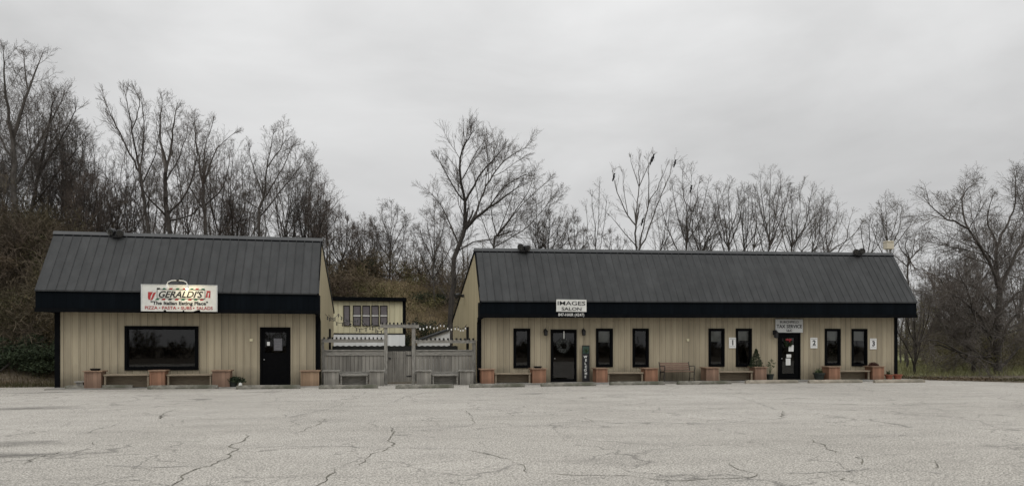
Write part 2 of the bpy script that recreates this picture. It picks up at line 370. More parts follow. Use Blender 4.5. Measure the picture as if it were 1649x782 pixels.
# cracks in the paving
def crack_mesh(lines, w, rnd, wz):
    V, Fc = [], []
    for ln in lines:
        P = [Vector((*ground(px, py), 0)) for px, py in ln]
        pts = []
        for a, b in zip(P[:-1], P[1:]):
            L = (b - a).length; k = max(2, int(L / .11))
            nrm = Vector((-(b - a).y, (b - a).x, 0)).normalized()
            off = 0
            for i in range(k):
                t = i / k; off = off * .6 + rnd.gauss(0, .03) * (0 if i == 0 else 1)
                pts.append(a + (b - a) * t + nrm * off)
        pts.append(P[-1]); N = len(pts)
        for i, p in enumerate(pts):
            d = pts[min(i + 1, N - 1)] - pts[max(i - 1, 0)]; nr = Vector((-d.y, d.x, 0)).normalized()
            ww = w * rnd.uniform(.25, 1.3) * min(1, (i + .3) / 3, (N - i) / 3)
            V += [tuple(p + nr * ww + Vector((0, 0, wz))), tuple(p - nr * ww + Vector((0, 0, wz)))]
        o = len(V) - 2 * N
        Fc += [(o + 2 * i, o + 2 * i + 1, o + 2 * i + 3, o + 2 * i + 2) for i in range(N - 1)]
    return V, Fc
def A(l): return [(x / 2.001, 600 + y / 2.0) for x, y in l]
def B(l): return [(824 + x / 2.0, 600 + y / 2.0) for x, y in l]
strong = [A([(548, 372), (600, 325), (650, 305), (700, 290), (735, 262), (770, 245), (742, 240), (790, 215), (795, 198)]),
          A([(1010, 372), (1055, 345), (1080, 310)]), A([(1160, 300), (1190, 270), (1250, 243), (1272, 238), (1255, 215), (1275, 190), (1258, 172)]),
          B([(0, 285), (45, 310), (50, 322)]), B([(970, 215), (1010, 235), (1040, 258)]), B([(1105, 298), (1125, 270), (1150, 268)]), B([(868, 145), (875, 122)]),
          A([(1020, 172), (1028, 158), (1045, 148)]), A([(508, 150), (530, 137), (518, 148), (528, 132), (570, 116)])]
mid = [A([(1500, 245), (1560, 260), (1649, 280)]), A([(1525, 168), (1520, 140), (1500, 122)]), B([(50, 322), (160, 328), (350, 330), (510, 348), (600, 345), (770, 338), (790, 325), (860, 325)]),
       B([(700, 290), (730, 312), (790, 325)]), B([(1000, 322), (1060, 345), (1100, 352), (1160, 366)]), B([(220, 140), (262, 160)]), A([(290, 222), (312, 235)]),
       A([(80, 295), (150, 265), (232, 250)]), A([(960, 195), (985, 182), (1020, 172)]), B([(950, 140), (1030, 150)]), B([(1372, 312), (1360, 282)])]
faint = [A([(770, 245), (920, 235), (1100, 238), (1250, 241)]), A([(1275, 240), (1380, 245), (1500, 245)]), A([(250, 200), (300, 185), (380, 165), (410, 160)]),
         A([(150, 362), (190, 356), (350, 352), (500, 350)]), A([(1250, 100), (1330, 70), (1400, 60)]), A([(680, 150), (800, 148), (940, 143), (1040, 120), (1190, 105)]),
         B([(860, 325), (1080, 318), (1200, 310)]), B([(860, 120), (800, 100), (740, 80), (650, 68)]), B([(0, 175), (200, 168), (400, 160), (650, 165), (800, 150)]),
         B([(1100, 212), (1270, 200), (1400, 205)]), A([(1180, 252), (1250, 243)]), A([(1160, 120), (1330, 121)]), A([(0, 240), (90, 228)]), B([(300, 90), (420, 97), (520, 100)]),
         B([(1340, 110), (1420, 130)]), A([(300, 300), (520, 305), (700, 300)]), B([(1200, 310), (1330, 318), (1440, 335)]), A([(1275, 190), (1420, 180), (1525, 168)])]
rnd = random.Random(7)
V1, F1 = crack_mesh(strong, .012, rnd, .008)
struct(mkobj('pavement_cracks', V1, F1, M['crack']))
V1, F1 = crack_mesh(mid, .009, rnd, .010); V2, F2 = crack_mesh(faint, .011, rnd, .012)
struct(mkobj('pavement_hairline_cracks', V1, F1, M['crack'])); struct(mkobj('pavement_seams', V2, F2, M['crack_f']))
def feather(m):
    nt = m.node_tree; n = nt.nodes; l = nt.links; b = n['Principled BSDF']
    a = n.new('ShaderNodeAttribute'); a.attribute_name = 'fade'
    tc = n.new('ShaderNodeTexCoord'); z = n.new('ShaderNodeTexNoise'); z.inputs['Scale'].default_value = 2.5; z.inputs['Detail'].default_value = 8; l.new(tc.outputs['Object'], z.inputs['Vector'])
    k = n.new('ShaderNodeMath'); k.operation = 'MULTIPLY'; l.new(a.outputs['Fac'], k.inputs[0]); l.new(z.outputs['Fac'], k.inputs[1])
    r = n.new('ShaderNodeMapRange'); l.new(k.outputs[0], r.inputs[0]); r.inputs[1].default_value = .12; r.inputs[2].default_value = .55; r.inputs[4].default_value = .55
    l.new(r.outputs[0], b.inputs['Alpha'])
# rain stains: thin irregular sheets
def blob(cx, cy, rx, ry, z, rr):
    ph = [rr.uniform(0, 6.3) for _ in range(5)]; V = [(cx, cy, z)]
    for i in range(40):
        a = 2 * math.pi * i / 40; q = 1 + .22 * math.sin(2 * a + ph[0]) + .16 * math.sin(3 * a + ph[1]) + .12 * math.sin(5 * a + ph[2]) + .08 * math.sin(9 * a + ph[3])
        V.append((cx + rx * q * math.cos(a), cy + ry * q * math.sin(a), z))
    return V, [(0, i, i % 40 + 1) for i in range(1, 41)]
M['stain'] = mat('damp_stain', (.13, .125, .115), (.26, .25, .23), scale=1.1, detail=8, rough=.9, stretch=(.6, 1.5, 1), bump=.4, bscale=60)
M['stain'].node_tree.nodes['Principled BSDF'].inputs['Specular IOR Level'].default_value = .1
feather(M['stain'])
V, Fc = [], []
for px, py, rx, ry in [(15, 715, 1.5, .5), (25, 733, 1.6, .4), (30, 658, 2.0, .9), (325, 643, .6, .5), (430, 631, .8, .5), (75, 632, 1.4, .6), (860, 634, .9, .4)]:
    x, y = ground(px, py); v, f = blob(x, y, rx, ry, .014, rnd); o_ = len(V); V += v; Fc += [tuple(i + o_ for i in q) for q in f]
so_ = struct(mkobj('pavement_stains', V, Fc, M['stain'])); at_ = so_.data.attributes.new('fade', 'FLOAT', 'POINT')
for i in range(len(V)): at_.data[i].value = 1.0 if i % 41 == 0 else 0.0

# walk in front of the buildings
D0 = 28.1
wl = MB(); wl.cbox(gx(95, 28) - .1, gx(515, 28) + .1, 27.05, 28.4, -.05, .035, .012)
struct(wl.build('walkway', M['slab']))
wr = MB(); wr.cbox(gx(765, 28), gx(1441, 28) + .3, 27.1, 28.4, -.05, .06, .012)
struct(wr.build('walkway_salon', M['slab']))

# ------------------------------------------------------------------ buildings
def grid_wall(x0, x1, z0, z1, y, holes, ztop=None):
    X = sorted({x0, x1, *[h[0] for h in holes], *[h[1] for h in holes]}); mb = MB()
    Z = sorted({z0, z1, *[h[2] for h in holes], *[h[3] for h in holes]})
    for a, b in zip(X[:-1], X[1:]):
        for c, d in zip(Z[:-1], Z[1:]):
            mx, mz = (a + b) / 2, (c + d) / 2
            if any(h[0] < mx < h[1] and h[2] < mz < h[3] for h in holes): continue
            mb.add([(a, y, c), (b, y, c), (b, y, d), (a, y, d)], [(0, 1, 2, 3)])
    # ribs
    k = math.ceil(x0 / .2545)
    while k * .2545 < x1:
        x = k * .2545 + .0
        segs = [(z0, z1)]
        for h in holes:
            if h[0] - .03 < x < h[1] + .03:
                ns = []
                for a, b in segs:
                    if h[2] > a: ns.append((a, min(b, h[2])))
                    if h[3] < b: ns.append((max(a, h[3]), b))
                segs = ns
        for a, b in segs:
            if b - a > .02: mb.add([(x - .028, y - .001, a), (x - .014, y - .014, a), (x + .0, y - .014, a), (x + .012, y - .001, a), (x - .028, y - .001, b), (x - .014, y - .014, b), (x, y - .014, b), (x + .012, y - .001, b)],
                                   [(0, 1, 5, 4), (1, 2, 6, 5), (2, 3, 7, 6)])
        k += 1
    return mb

def window(root, px0, px1, py0, py1, fw=.085, shade=None, fac=D0):
    x0, x1 = gx(px0, fac - .04), gx(px1, fac - .04); c = (px0 + px1) / 2
    z1, z0 = gz(c, py0, fac), gz(c, py1, fac)
    f = MB().ring(x0, x1, z0, z1, fw, fac - .045, fac + .06).build('window', M['frame'], root)
    MB().ring(x0 + fw + .002, x1 - fw - .002, z0 + fw + .002, z1 - fw - .002, .03, fac - .01, fac + .05).build('sash', M['black'], f)
    MB().add([(x0 + fw, fac + .02, z0 + fw), (x1 - fw, fac + .02, z0 + fw), (x1 - fw, fac + .02, z1 - fw), (x0 + fw, fac + .02, z1 - fw)], [(0, 1, 2, 3)]).build('pane', M['glass'], f)
    if shade:
        hh = (z1 - z0 - 2 * fw) * shade; sh = MB()
        n = 8
        for i in range(n):
            za = z1 - fw - hh * i / n; zb = z1 - fw - hh * (i + 1) / n
            sh.add([(x0 + fw, fac + .10, za), (x1 - fw, fac + .10, za), (x1 - fw, fac + .115, zb), (x0 + fw, fac + .115, zb)], [(3, 2, 1, 0)])
        sh.build('shade', M['shade'], f)
    return (x0 + .03, x1 - .03, z0 + .03, z1 - .03)

def roof_parts(root, xl, xr, zf0, zf1, zr, yb, zb, YF=27.5, YR=29.0, rightgable=True):
    """zf0(x) soffit, zf1(x) roof foot, zr(x) ridge height as functions of x"""
    sx = lambda f: (f(xl), f(xr))
    (a0, b0), (a1, b1), (a2, b2) = sx(zf0), sx(zf1), sx(zr)
    # front slope (metal) with standing ribs
    mb = MB()
    t = .05
    ns = Vector((0, -(a2 - a1), -(YF - YR))).normalized()  # outward normal of slope (y,z)
    ny, nz_ = ns.y, ns.z
    yF, yR = YF - .06, YR
    mb.add([(xl, yF, a1), (xr, yF, b1), (xr, yR, b2), (xl, yR, a2), (xl, yF - ny * 0 + .0, a1 - t), (xr, yF, b1 - t), (xr, yR, b2 - t), (xl, yR, a2 - t)],
           [(0, 1, 2, 3), (7, 6, 5, 4), (4, 5, 1, 0), (5, 6, 2, 1), (7, 4, 0, 3)])
    k = math.ceil((xl + .06) / .305)
    while k * .305 < xr - .03:
        x = k * .305; w = .014; hh = .016
        za, zb_ = zf1(x), zr(x); dy, dz = ny * hh, nz_ * hh
        mb.add([(x - w, yF, za + .002), (x - w * .4, yF + dy, za + dz), (x + w * .4, yF + dy, za + dz), (x + w, yF, za + .002),
                (x - w, yR, zb_ + .002), (x - w * .4, yR + dy, zb_ + dz), (x + w * .4, yR + dy, zb_ + dz), (x + w, yR, zb_ + .002)],
               [(0, 1, 5, 4), (1, 2, 6, 5), (2, 3, 7, 6), (0, 3, 2, 1)])
        k += 1
    rf = mb.build('roof', M['roof'], root)
    # ridge cap
    mb = MB(); mb.add([(xl - .03, yR - .075, a2 - .075), (xr + .03, yR - .075, b2 - .075), (xr + .03, yR + .0, b2 + .05), (xl - .03, yR + .0, a2 + .05), (xl - .03, yR + .3, a2 - .06), (xr + .03, yR + .3, b2 - .06),
                       (xl - .03, yR - .055, a2 - .085), (xr + .03, yR - .055, b2 - .085)], [(0, 1, 2, 3), (3, 2, 5, 4), (0, 3, 4, 6), (1, 7, 5, 2), (6, 7, 1, 0)])
    mb.build('ridge_cap', M['cap'], rf)
    gp = MB(); k_ = (zr(xl) - zf1(xl)) / (YR - YF); y_ = yR - .105  # added black strip, painting the shadow line below the ridge cap
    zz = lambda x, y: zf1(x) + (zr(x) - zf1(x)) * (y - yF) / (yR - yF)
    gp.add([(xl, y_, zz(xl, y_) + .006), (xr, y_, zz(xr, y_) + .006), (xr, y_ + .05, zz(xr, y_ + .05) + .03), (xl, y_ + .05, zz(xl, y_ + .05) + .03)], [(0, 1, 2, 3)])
    gp.build('ridge_shadow_strip', M['black'], rf)
    # back slope
    mb = MB(); mb.add([(xl, yR + .02, a2 + .01), (xr, yR + .02, b2 + .01), (xr, yb + .25, zb), (xl, yb + .25, zb), (xl, yR + .02, a2 - .12), (xr, yR + .02, b2 - .12), (xr, yb + .25, zb - .13), (xl, yb + .25, zb - .13)],
                      [(0, 1, 2, 3), (7, 6, 5, 4), (1, 5, 6, 2), (4, 0, 3, 7), (3, 2, 6, 7)])
    mb.build('back_roof', M['roof'], root)
    # fascia band
    mb = MB(); mb.add([(xl, YF, a0), (xr, YF, b0), (xr, YF, b1 - .052), (xl, YF, a1 - .052), (xl, YF + .6, a0), (xr, YF + .6, b0), (xr, YF + .6, b1 - .052), (xl, YF + .6, a1 - .052)],
                      [(0, 1, 2, 3), (0, 4, 5, 1), (0, 3, 7, 4), (1, 5, 6, 2), (3, 2, 6, 7)])
    fa = mb.build('fascia', M['fascia'], root)
    mb = MB(); d = .11
    mb.add([(xl - .01, YF - .05, a0 - .03), (xr + .01, YF - .05, b0 - .03), (xr + .01, YF - .05, b0 + d), (xl - .01, YF - .05, a0 + d), (xl - .01, YF - .001, a0 - .03), (xr + .01, YF - .001, b0 - .03), (xr + .01, YF - .001, b0 + d), (xl - .01, YF - .001, a0 + d)],
           [(0, 1, 2, 3), (0, 4, 5, 1), (0, 3, 7, 4), (1, 5, 6, 2), (3, 2, 6, 7)])
    mb.build('gutter', M['black'], fa)
    return rf

def gable(root, x, face, zf0, zf1, zr, yb, zb, name='gable_wall', YF=27.5, YR=29.0):
    pts = [(D0, -.02), (D0, zf0), (YF + .02, zf0), (YF + .02, zf1 - .06), (YR, zr - .06), (yb, zb - .08), (yb, -.02)]
    mb = MB(); mb.v = [(x, y, z) for y, z in pts]; mb.f = [tuple(range(7)) if face > 0 else tuple(range(6, -1, -1))]
    g = mb.build(name, M['siding_side'], root)
    e = .03 * face
    r = MB()
    for (y0, z0), (y1, z1) in (((YF - .07, zf1 - .03), (YR, zr + .0)), ((YR, zr + .0), (yb + .25, zb - .03))):
        r.add([(x - e, y0, z0 - .11), (x - e, y1, z1 - .11), (x - e, y1, z1 + .012), (x - e, y0, z0 + .012), (x + e, y0, z0 - .11), (x + e, y1, z1 - .11), (x + e, y1, z1 + .012), (x + e, y0, z0 + .012)],
              [(0, 1, 2, 3), (7, 6, 5, 4), (0, 4, 5, 1), (3, 2, 6, 7), (0, 3, 7, 4), (1, 5, 6, 2)])
    r.build('rake_trim', M['black'], g)
    return g

# ---- left building (restaurant)
LX0, LX1 = gx(90, D0), gx(514.5, D0)
rest = thing('restaurant_building', 'smaller tan sided building at left with large picture window under a steep dark metal roof', 'building', ((LX0 + LX1) / 2, D0, 0))
c2 = lambda v: (lambda x: v)
ZF0, ZF1, ZR, YB, ZB = 2.73, 3.47, 5.70, 37.3, 3.30
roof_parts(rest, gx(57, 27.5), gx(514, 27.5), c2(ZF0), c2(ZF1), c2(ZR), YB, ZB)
gable(rest, LX1, 1, ZF0, ZF1, ZR, YB, ZB)
holes = [window(rest, 200.3, 319.5, 524.5, 595.5, .10)]
dx0, dx1 = gx(418.5, D0), gx(467.6, D0); dz1 = gz(443, 526.5, D0)
holes.append((dx0 + .03, dx1 - .03, .035, dz1 - .03))
grid_wall(LX0, LX1, -.02, ZF0 + .02, D0, holes).build('front_wall', M['siding'], rest)
MB().add([(gx(57, 27.5), D0 - .02, ZF0), (gx(57, 27.5), YB, ZF0), (LX0, YB, ZF0), (LX0, D0 - .02, ZF0)], [(0, 1, 2, 3)]).build('soffit', M['black'], rest)
MB().add([(LX0, D0, -.02), (LX0, YB, -.02), (LX0, YB, ZF0), (LX0, D0, ZF0)], [(0, 3, 2, 1)]).build('side_wall', M['siding_side'], rest)
MB().add([(LX0, YB, -.02), (LX1, YB, -.02), (LX1, YB, ZB - .1), (LX0, YB, ZB - .1)], [(0, 1, 2, 3)]).build('rear_wall', M['siding_side'], rest)
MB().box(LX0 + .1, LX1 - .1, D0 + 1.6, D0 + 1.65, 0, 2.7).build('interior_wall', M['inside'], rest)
MB().box(LX0 - .03, LX0 + .14, D0 - .04, D0 + .12, 0, ZF0).build('corner_trim', M['black'], rest)
MB().box(LX1 - .14, LX1 + .02, D0 - .05, D0 + .10, 0, ZF0).build('corner_trim', M['black'], rest)
dsx = LX1 - .02
ds = MB(); ds.tube([(dsx - .05, 27.5, 2.72), (dsx + .02, 27.75, 2.60), (dsx + .03, 27.93, 2.45), (dsx + .03, 27.95, .15), (dsx + .03, 27.85, .06)], .055, 8)
ds.build('downspout', M['black'], rest)

def door(root, px0, px1, pyt, z0, glass, name='door', handle_left=True, fac=D0):
    x0, x1 = gx(px0, fac - .03), gx(px1, fac - .03); zt = gz((px0 + px1) / 2, pyt, fac)
    d = MB().ring(x0, x1, z0, zt, .07, fac - .04, fac + .06)
    gx0, gx1, g0, g1 = x0 + glass[0] * (x1 - x0), x0 + glass[1] * (x1 - x0), z0 + glass[2] * (zt - z0), z0 + glass[3] * (zt - z0)
    e = .071
    d.box(x0 + e, gx0, fac - .005, fac + .045, z0 + e, zt - e); d.box(gx1, x1 - e, fac - .005, fac + .045, z0 + e, zt - e)
    d.box(gx0, gx1, fac - .005, fac + .045, g1, zt - e); d.box(gx0, gx1, fac - .005, fac + .045, z0 + e, g0)
    D = d.build(name, M['frame'], root)
    MB().add([(gx0, fac + .02, g0), (gx1, fac + .02, g0), (gx1, fac + .02, g1), (gx0, fac + .02, g1)], [(0, 1, 2, 3)]).build('door_glass', M['glass'], D)
    hx = x0 + .16 if handle_left else x1 - .16; hz = z0 + .42 * (zt - z0) + .05
    h = MB(); h.ball((hx, fac - .06, hz), .028, (1, 1, 1)); h.tube([(hx, fac - .06, hz), (hx, fac, hz)], .012, 8); h.build('handle', M['chrome'], D)
    MB().box(x0 - .01, x1 + .01, fac - .06, fac + .06, z0 - .03, z0 + .012).build('threshold', M['chrome'] if False else M['black'], D)
    return x0, x1, zt, D
rx0, rx1, rzt, _ = door(rest, 418.5, 467.6, 526.5, .035, (.16, .86, .56, .91))

# ---- right building (salon and tax office)
RX0, RX1 = gx(770, D0), gx(1443, D0)
xa, xb = gx(775, 27.5), gx(1476, 27.5)
lin = lambda za, zb_: (lambda x: za + (zb_ - za) * (x - xa) / (xb - xa))
rf0, rf1, rzr = lin(2.64, 2.78), lin(3.27, 3.44), lin(5.47, 5.74)
office = thing('office_building', 'long tan sided building at right with two doors and seven slim windows', 'building', ((RX0 + RX1) / 2, D0, 0))
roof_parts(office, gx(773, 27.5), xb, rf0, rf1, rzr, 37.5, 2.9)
gable(office, RX0, -1, rf0(RX0), rf1(RX0), rzr(RX0), 37.5, 2.9)
holes = []
WN = [(827, 854, 528.5, 592, None), (960, 987, 528.5, 590.5, .34), (1019, 1045, 528.5, 590.5, None), (1141.5, 1167, 528.5, 589.8, .33), (1185.5, 1211, 528.5, 590, .30),
      (1329, 1354, 528.8, 588, .30), (1372, 1397, 529, 589, .30)]
for a, b, c, d, s in WN: holes.append(window(office, a, b, c, d, .08, s))
sx0, sx1, szt, _ = door(office, 887, 928.5, 530, .065, (.10, .93, .05, .93))
holes.append((sx0 + .03, sx1 - .03, .065, szt - .03))
tx0, tx1, tzt, taxdoor = door(office, 1253, 1289, 534.8, .065, (.20, .74, .13, .88))
holes.append((tx0 + .03, tx1 - .03, .065, tzt - .03))
grid_wall(RX0, RX1, -.02, rf0(RX0) + .15, D0, holes).build('front_wall', M['siding'], office)
MB().add([(RX1, D0 - .02, rf0(RX1)), (RX1, 37.5, rf0(RX1)), (xb, 37.5, rf0(xb)), (xb, D0 - .02, rf0(xb))], [(0, 1, 2, 3)]).build('soffit', M['black'], office)
MB().add([(RX1, D0, -.02), (RX1, 37.5, -.02), (RX1, 37.5, 2.8), (RX1, D0, 2.8)], [(0, 1, 2, 3)]).build('side_wall', M['siding_side'], office)
MB().add([(xb, 27.52, rf0(xb)), (xb, 37.5, rf0(xb)), (xb, 37.5, 2.85), (xb, 29.0, rzr(xb) - .06), (xb, 27.52, rf1(xb) - .06)], [(0, 1, 2, 3, 4)]).build('gable_wall', M['siding_side'], office)
MB().add([(gx(57, 27.5), 27.52, ZF0), (gx(57, 27.5), YB, ZF0), (gx(57, 27.5), YB, ZB - .1), (gx(57, 27.5), 29.0, ZR - .06), (gx(57, 27.5), 27.52, ZF1 - .06)], [(4, 3, 2, 1, 0)]).build('gable_wall', M['siding_side'], rest)
MB().add([(RX0, 37.5, -.02), (RX1, 37.5, -.02), (RX1, 37.5, 2.8), (RX0, 37.5, 2.8)], [(0, 1, 2, 3)]).build('rear_wall', M['siding_side'], office)
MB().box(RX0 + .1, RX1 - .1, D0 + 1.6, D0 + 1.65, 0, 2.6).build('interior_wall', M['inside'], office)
MB().box(RX0 - .02, RX0 + .12, D0 - .04, D0 + .10, 0, rf0(RX0)).build('corner_trim', M['black'], office)
MB().box(RX1 - .10, RX1 + .04, D0 - .05, D0 + .12, 0, rf0(RX1)).build('corner_trim', M['black'], office)
q = RX0 - .03
MB().tube([(q + .15, 27.5, 2.66), (q + .02, 27.75, 2.55), (q + .01, 27.93, 2.42), (q + .01, 27.95, .15), (q + .01, 27.85, .06)], .055, 8).build('downspout', M['black'], office)
MB().tube([(RX1 + .09, 28.25, 2.7), (RX1 + .09, 28.25, 2.4), (RX1 + .09, 28.25, .12)], .045, 8).build('downspout', M['black'], office)
for root_, px_ in ((rest, 405), (office, 1107)):
    xv = gx(px_, D0); MB().cbox(xv - .06, xv + .06, D0 - .05, D0 - .016, gz(px_, 549, D0), gz(px_, 545, D0), .005).build('vent', M['siding_back'], root_)
# narrow dark side windows on both gables
def side_win(root, x, face, y0, y1, z0, z1):
    e = .04 * face
    f = MB(); f.box(min(x + e, x - e), max(x + e, x - e), y0, y1, z0, z1); f.build('side_window', M['black'], root)
side_win(rest, LX1, 1, 33.6, 34.5, .6, 2.3)
side_win(office, RX0, -1, 31.0, 31.6, .6, 2.35)

# white corner of the lean-to beside the office gable
lt = thing('lean_to', 'pale grey lean-to shed with sloping roof against the left gable of the long building', 'shed', (gx(710, 38.3), 38.3, 0))
lx0, lx1 = gx(672, 38.3), gx(724.5, 38.3)
MB().add([(lx0, 38.3, 0), (lx1, 38.3, 0), (lx1, 38.3, gz(724, 530, 38.3)), (lx0, 38.3, gz(680, 550, 38.3))], [(0, 1, 2, 3)]).build('wall', M['white_panel'], lt)
MB().add([(lx0 - .2, 38.2, gz(672, 549, 38.3)), (lx1, 38.2, gz(724, 528.5, 38.3)), (lx1, 42, gz(724, 528.5, 38.3) + .02), (lx0 - .2, 42, gz(672, 549, 38.3)), (lx0 - .2, 38.2, gz(672, 549, 38.3) - .1), (lx1, 38.2, gz(724, 528.5, 38.3) - .1)], [(0, 1, 2, 3), (4, 5, 1, 0)]).build('roof', M['roof'], lt)

# back building between the two
DB = 40.0
bb = thing('rear_building', 'small flat-roofed tan building with five shuttered windows seen behind the wooden gate', 'building', (gx(590, DB), DB, 0))
bx0, bx1 = gx(500, DB), gx(648.5, DB); bzt = gz(600, 484.5, DB); bzm = gz(600, 537, DB)
grid_wall(bx0, bx1, bzm, bzt, DB, []).build('wall', M['siding_back'], bb)
MB().box(bx0, bx1 + .12, DB - .10, DB + 3, 1.0, bzm - .03).build('lower_wall', M['white_panel'], bb)
MB().box(bx0, bx1 + .15, DB - .12, DB - .001, bzm - .03, bzm + .03).build('trim_band', M['black'], bb)
MB().box(bx1, bx1 + .17, DB - .08, DB + 4, bzm + .031, bzt).build('corner_trim', M['black'], bb)
rb = MB().box(bx0, bx1 + .19, DB - .22, DB + 4.2, bzt, gz(600, 480, DB) + .05).build('roof', M['black'], bb)
for a, b in ((553, 563.5), (568.5, 581), (583.5, 596), (598, 610), (612, 624)):
    x0, x1 = gx(a, DB), gx(b, DB); z1, z0 = gz(a, 491.5, DB), gz(a, 524, DB)
    w = MB().ring(x0, x1, z0, z1, .035, DB - .06, DB - .0).build('window', M['frame'], bb)
    sh = MB(); n = 22
    for i in range(n):
        za = z0 + .035 + (z1 - z0 - .07) * i / n; zb_ = z0 + .035 + (z1 - z0 - .07) * (i + 1) / n
        sh.add([(x0 + .035, DB - .04, za), (x1 - .035, DB - .04, za), (x1 - .035, DB - .02, zb_ - .006), (x0 + .035, DB - .02, zb_ - .006)], [(0, 1, 2, 3)])
    sh.build('blind', M['blind'], w)
    if a > 560: MB().box(x0 + .02, x1 - .02, DB - .07, DB - .045, z0 + (z1 - z0) * .46, z0 + (z1 - z0) * .52).build('rail', M['white'], w)

# corrugated dark awning behind the fence
ca = thing('corrugated_awning', 'dark corrugated awning strip along the foot of the white wall behind the fence', 'awning', (gx(620, 34), 34, 0))
mb = MB(); x0, x1 = gx(535, 34), gx(737, 34); zt, zb_ = gz(600, 556.5, 34), gz(600, 565, 34); n = int((x1 - x0) / .035)
for i in range(n + 1):
    x = x0 + (x1 - x0) * i / n; z = zt + .016 * math.sin(x * 2 * math.pi / .26)
    mb.v += [(x, 34, zb_ - .35), (x, 34, z), (x, 35.8, z - .05)]
for i in range(n): a = 3 * i; mb.f += [(a, a + 3, a + 4, a + 1), (a + 1, a + 4, a + 5, a + 2)]
mb.build('sheet', M['corr'], ca)
for x in (x0 + .2, (x0 + x1) / 2, x1 - .2): MB().box(x - .04, x + .04, 34.05, 34.13, 0, zb_).build('post', M['grey_post'], ca)

# ------------------------------------------------------------------ fence, gate, pergola
DF = 28.35
def boards(x0, x1, z0, z1, y, w, rr, jag=.0):
    mb = MB(); x = x0
    while x < x1 - .03:
        xe = min(x + w, x1); t = z1 + rr.uniform(-jag, jag); yy = y + rr.uniform(-.004, .004)
        mb.cbox(x + .004, xe - .004, yy, yy + .022, z0, t, .004); x = xe
    return mb
rr = random.Random(11)
for a, b, lab in ((521, 619, 'grey board fence section left of the wooden gate'), (668, 762, 'grey board fence section right of the wooden gate')):
    x0, x1 = gx(a, DF), gx(b, DF); zt = gz((a + b) / 2, 563.5, DF)
    t = thing('board_fence', lab, 'fence', ((x0 + x1) / 2, DF, 0), 'board fences between the two buildings')
    boards(x0, x1, .12, zt - .16, DF, .145, rr).build('boards', M['grey_wood'], t)
    MB().cbox(x0, x1, DF - .035, DF - .001, zt - .20, zt - .02, .006).build('rail', M['grey_beam'], t)
    MB().cbox(x0, x1, DF - .035, DF - .001, gz(a, 603, DF), gz(a, 603, DF) + .12, .006).build('rail', M['grey_beam'], t)
    MB().cbox(x0, x1, DF - .07, DF + .08, zt - .02, zt + .02, .006).build('cap', M['grey_beam'], t)
x0, x1 = gx(624.5, DF), gx(662.5, DF); zt = gz(643, 565, DF)
t = thing('wooden_gate', 'grey vertical board gate between the tall pergola posts', 'gate', ((x0 + x1) / 2, DF, 0))
boards(x0, x1, .10, zt, DF + .01, .085, rr, .006).build('boards', M['grey_wood'], t)
for z in (.25, zt - .25): MB().cbox(x0, x1, DF + .036, DF + .075, z, z + .1, .005).build('rail', M['grey_beam'], t)
for z in (.32, zt - .18):
    MB().box(x1 - .20, x1 + .03, DF - .012, DF + .003, z, z + .035).build('hinge', M['iron'], t)
MB().box(x0 + .03, x0 + .12, DF - .02, DF + .003, 1.0, 1.06).build('latch', M['iron'], t)

pg = thing('pergola', 'grey timber pergola frame with a tall gateway and short rafter ends above the fence', 'pergola', (gx(643, DF), DF, 0))
for a, b, top in ((517.5, 522, 545), (618.6, 624.2, 520), (663, 668.8, 520), (760.5, 766, 547)):
    c = (a + b) / 2; MB().cbox(gx(a, DF), gx(b, DF), DF - .07, DF + .07, 0, gz(c, top, DF), .008).build('post', M['grey_post'], pg)
def beam(a, b, p0, p1, n, ph=0):
    x0, x1 = gx(a, DF), gx(b, DF); c = (a + b) / 2; z1, z0 = gz(c, p0, DF), gz(c, p1, DF)
    MB().cbox(x0, x1, DF - .115, DF - .073, z0, z1, .006).build('beam', M['grey_beam'], pg)
    MB().cbox(x0, x1, DF + .073, DF + .115, z0, z1, .006).build('beam', M['grey_beam'], pg)
    for i in range(n):
        x = x0 + (x1 - x0) * (i + .6 + ph) / (n + .2)
        MB().cbox(x - .026, x + .026, DF - .16, DF + .16, z1 + .001, z1 + .075, .006).build('rafter', M['black'] if False else M['grey_dark'], pg)
M['grey_dark'] = mat('dark_rafter_wood', (.010, .010, .009), (.025, .024, .022), scale=6, rough=.95)
beam(518, 618, 545.5, 551, 15); beam(612, 674.5, 522, 527.5, 10); beam(669, 766, 547, 552, 14)

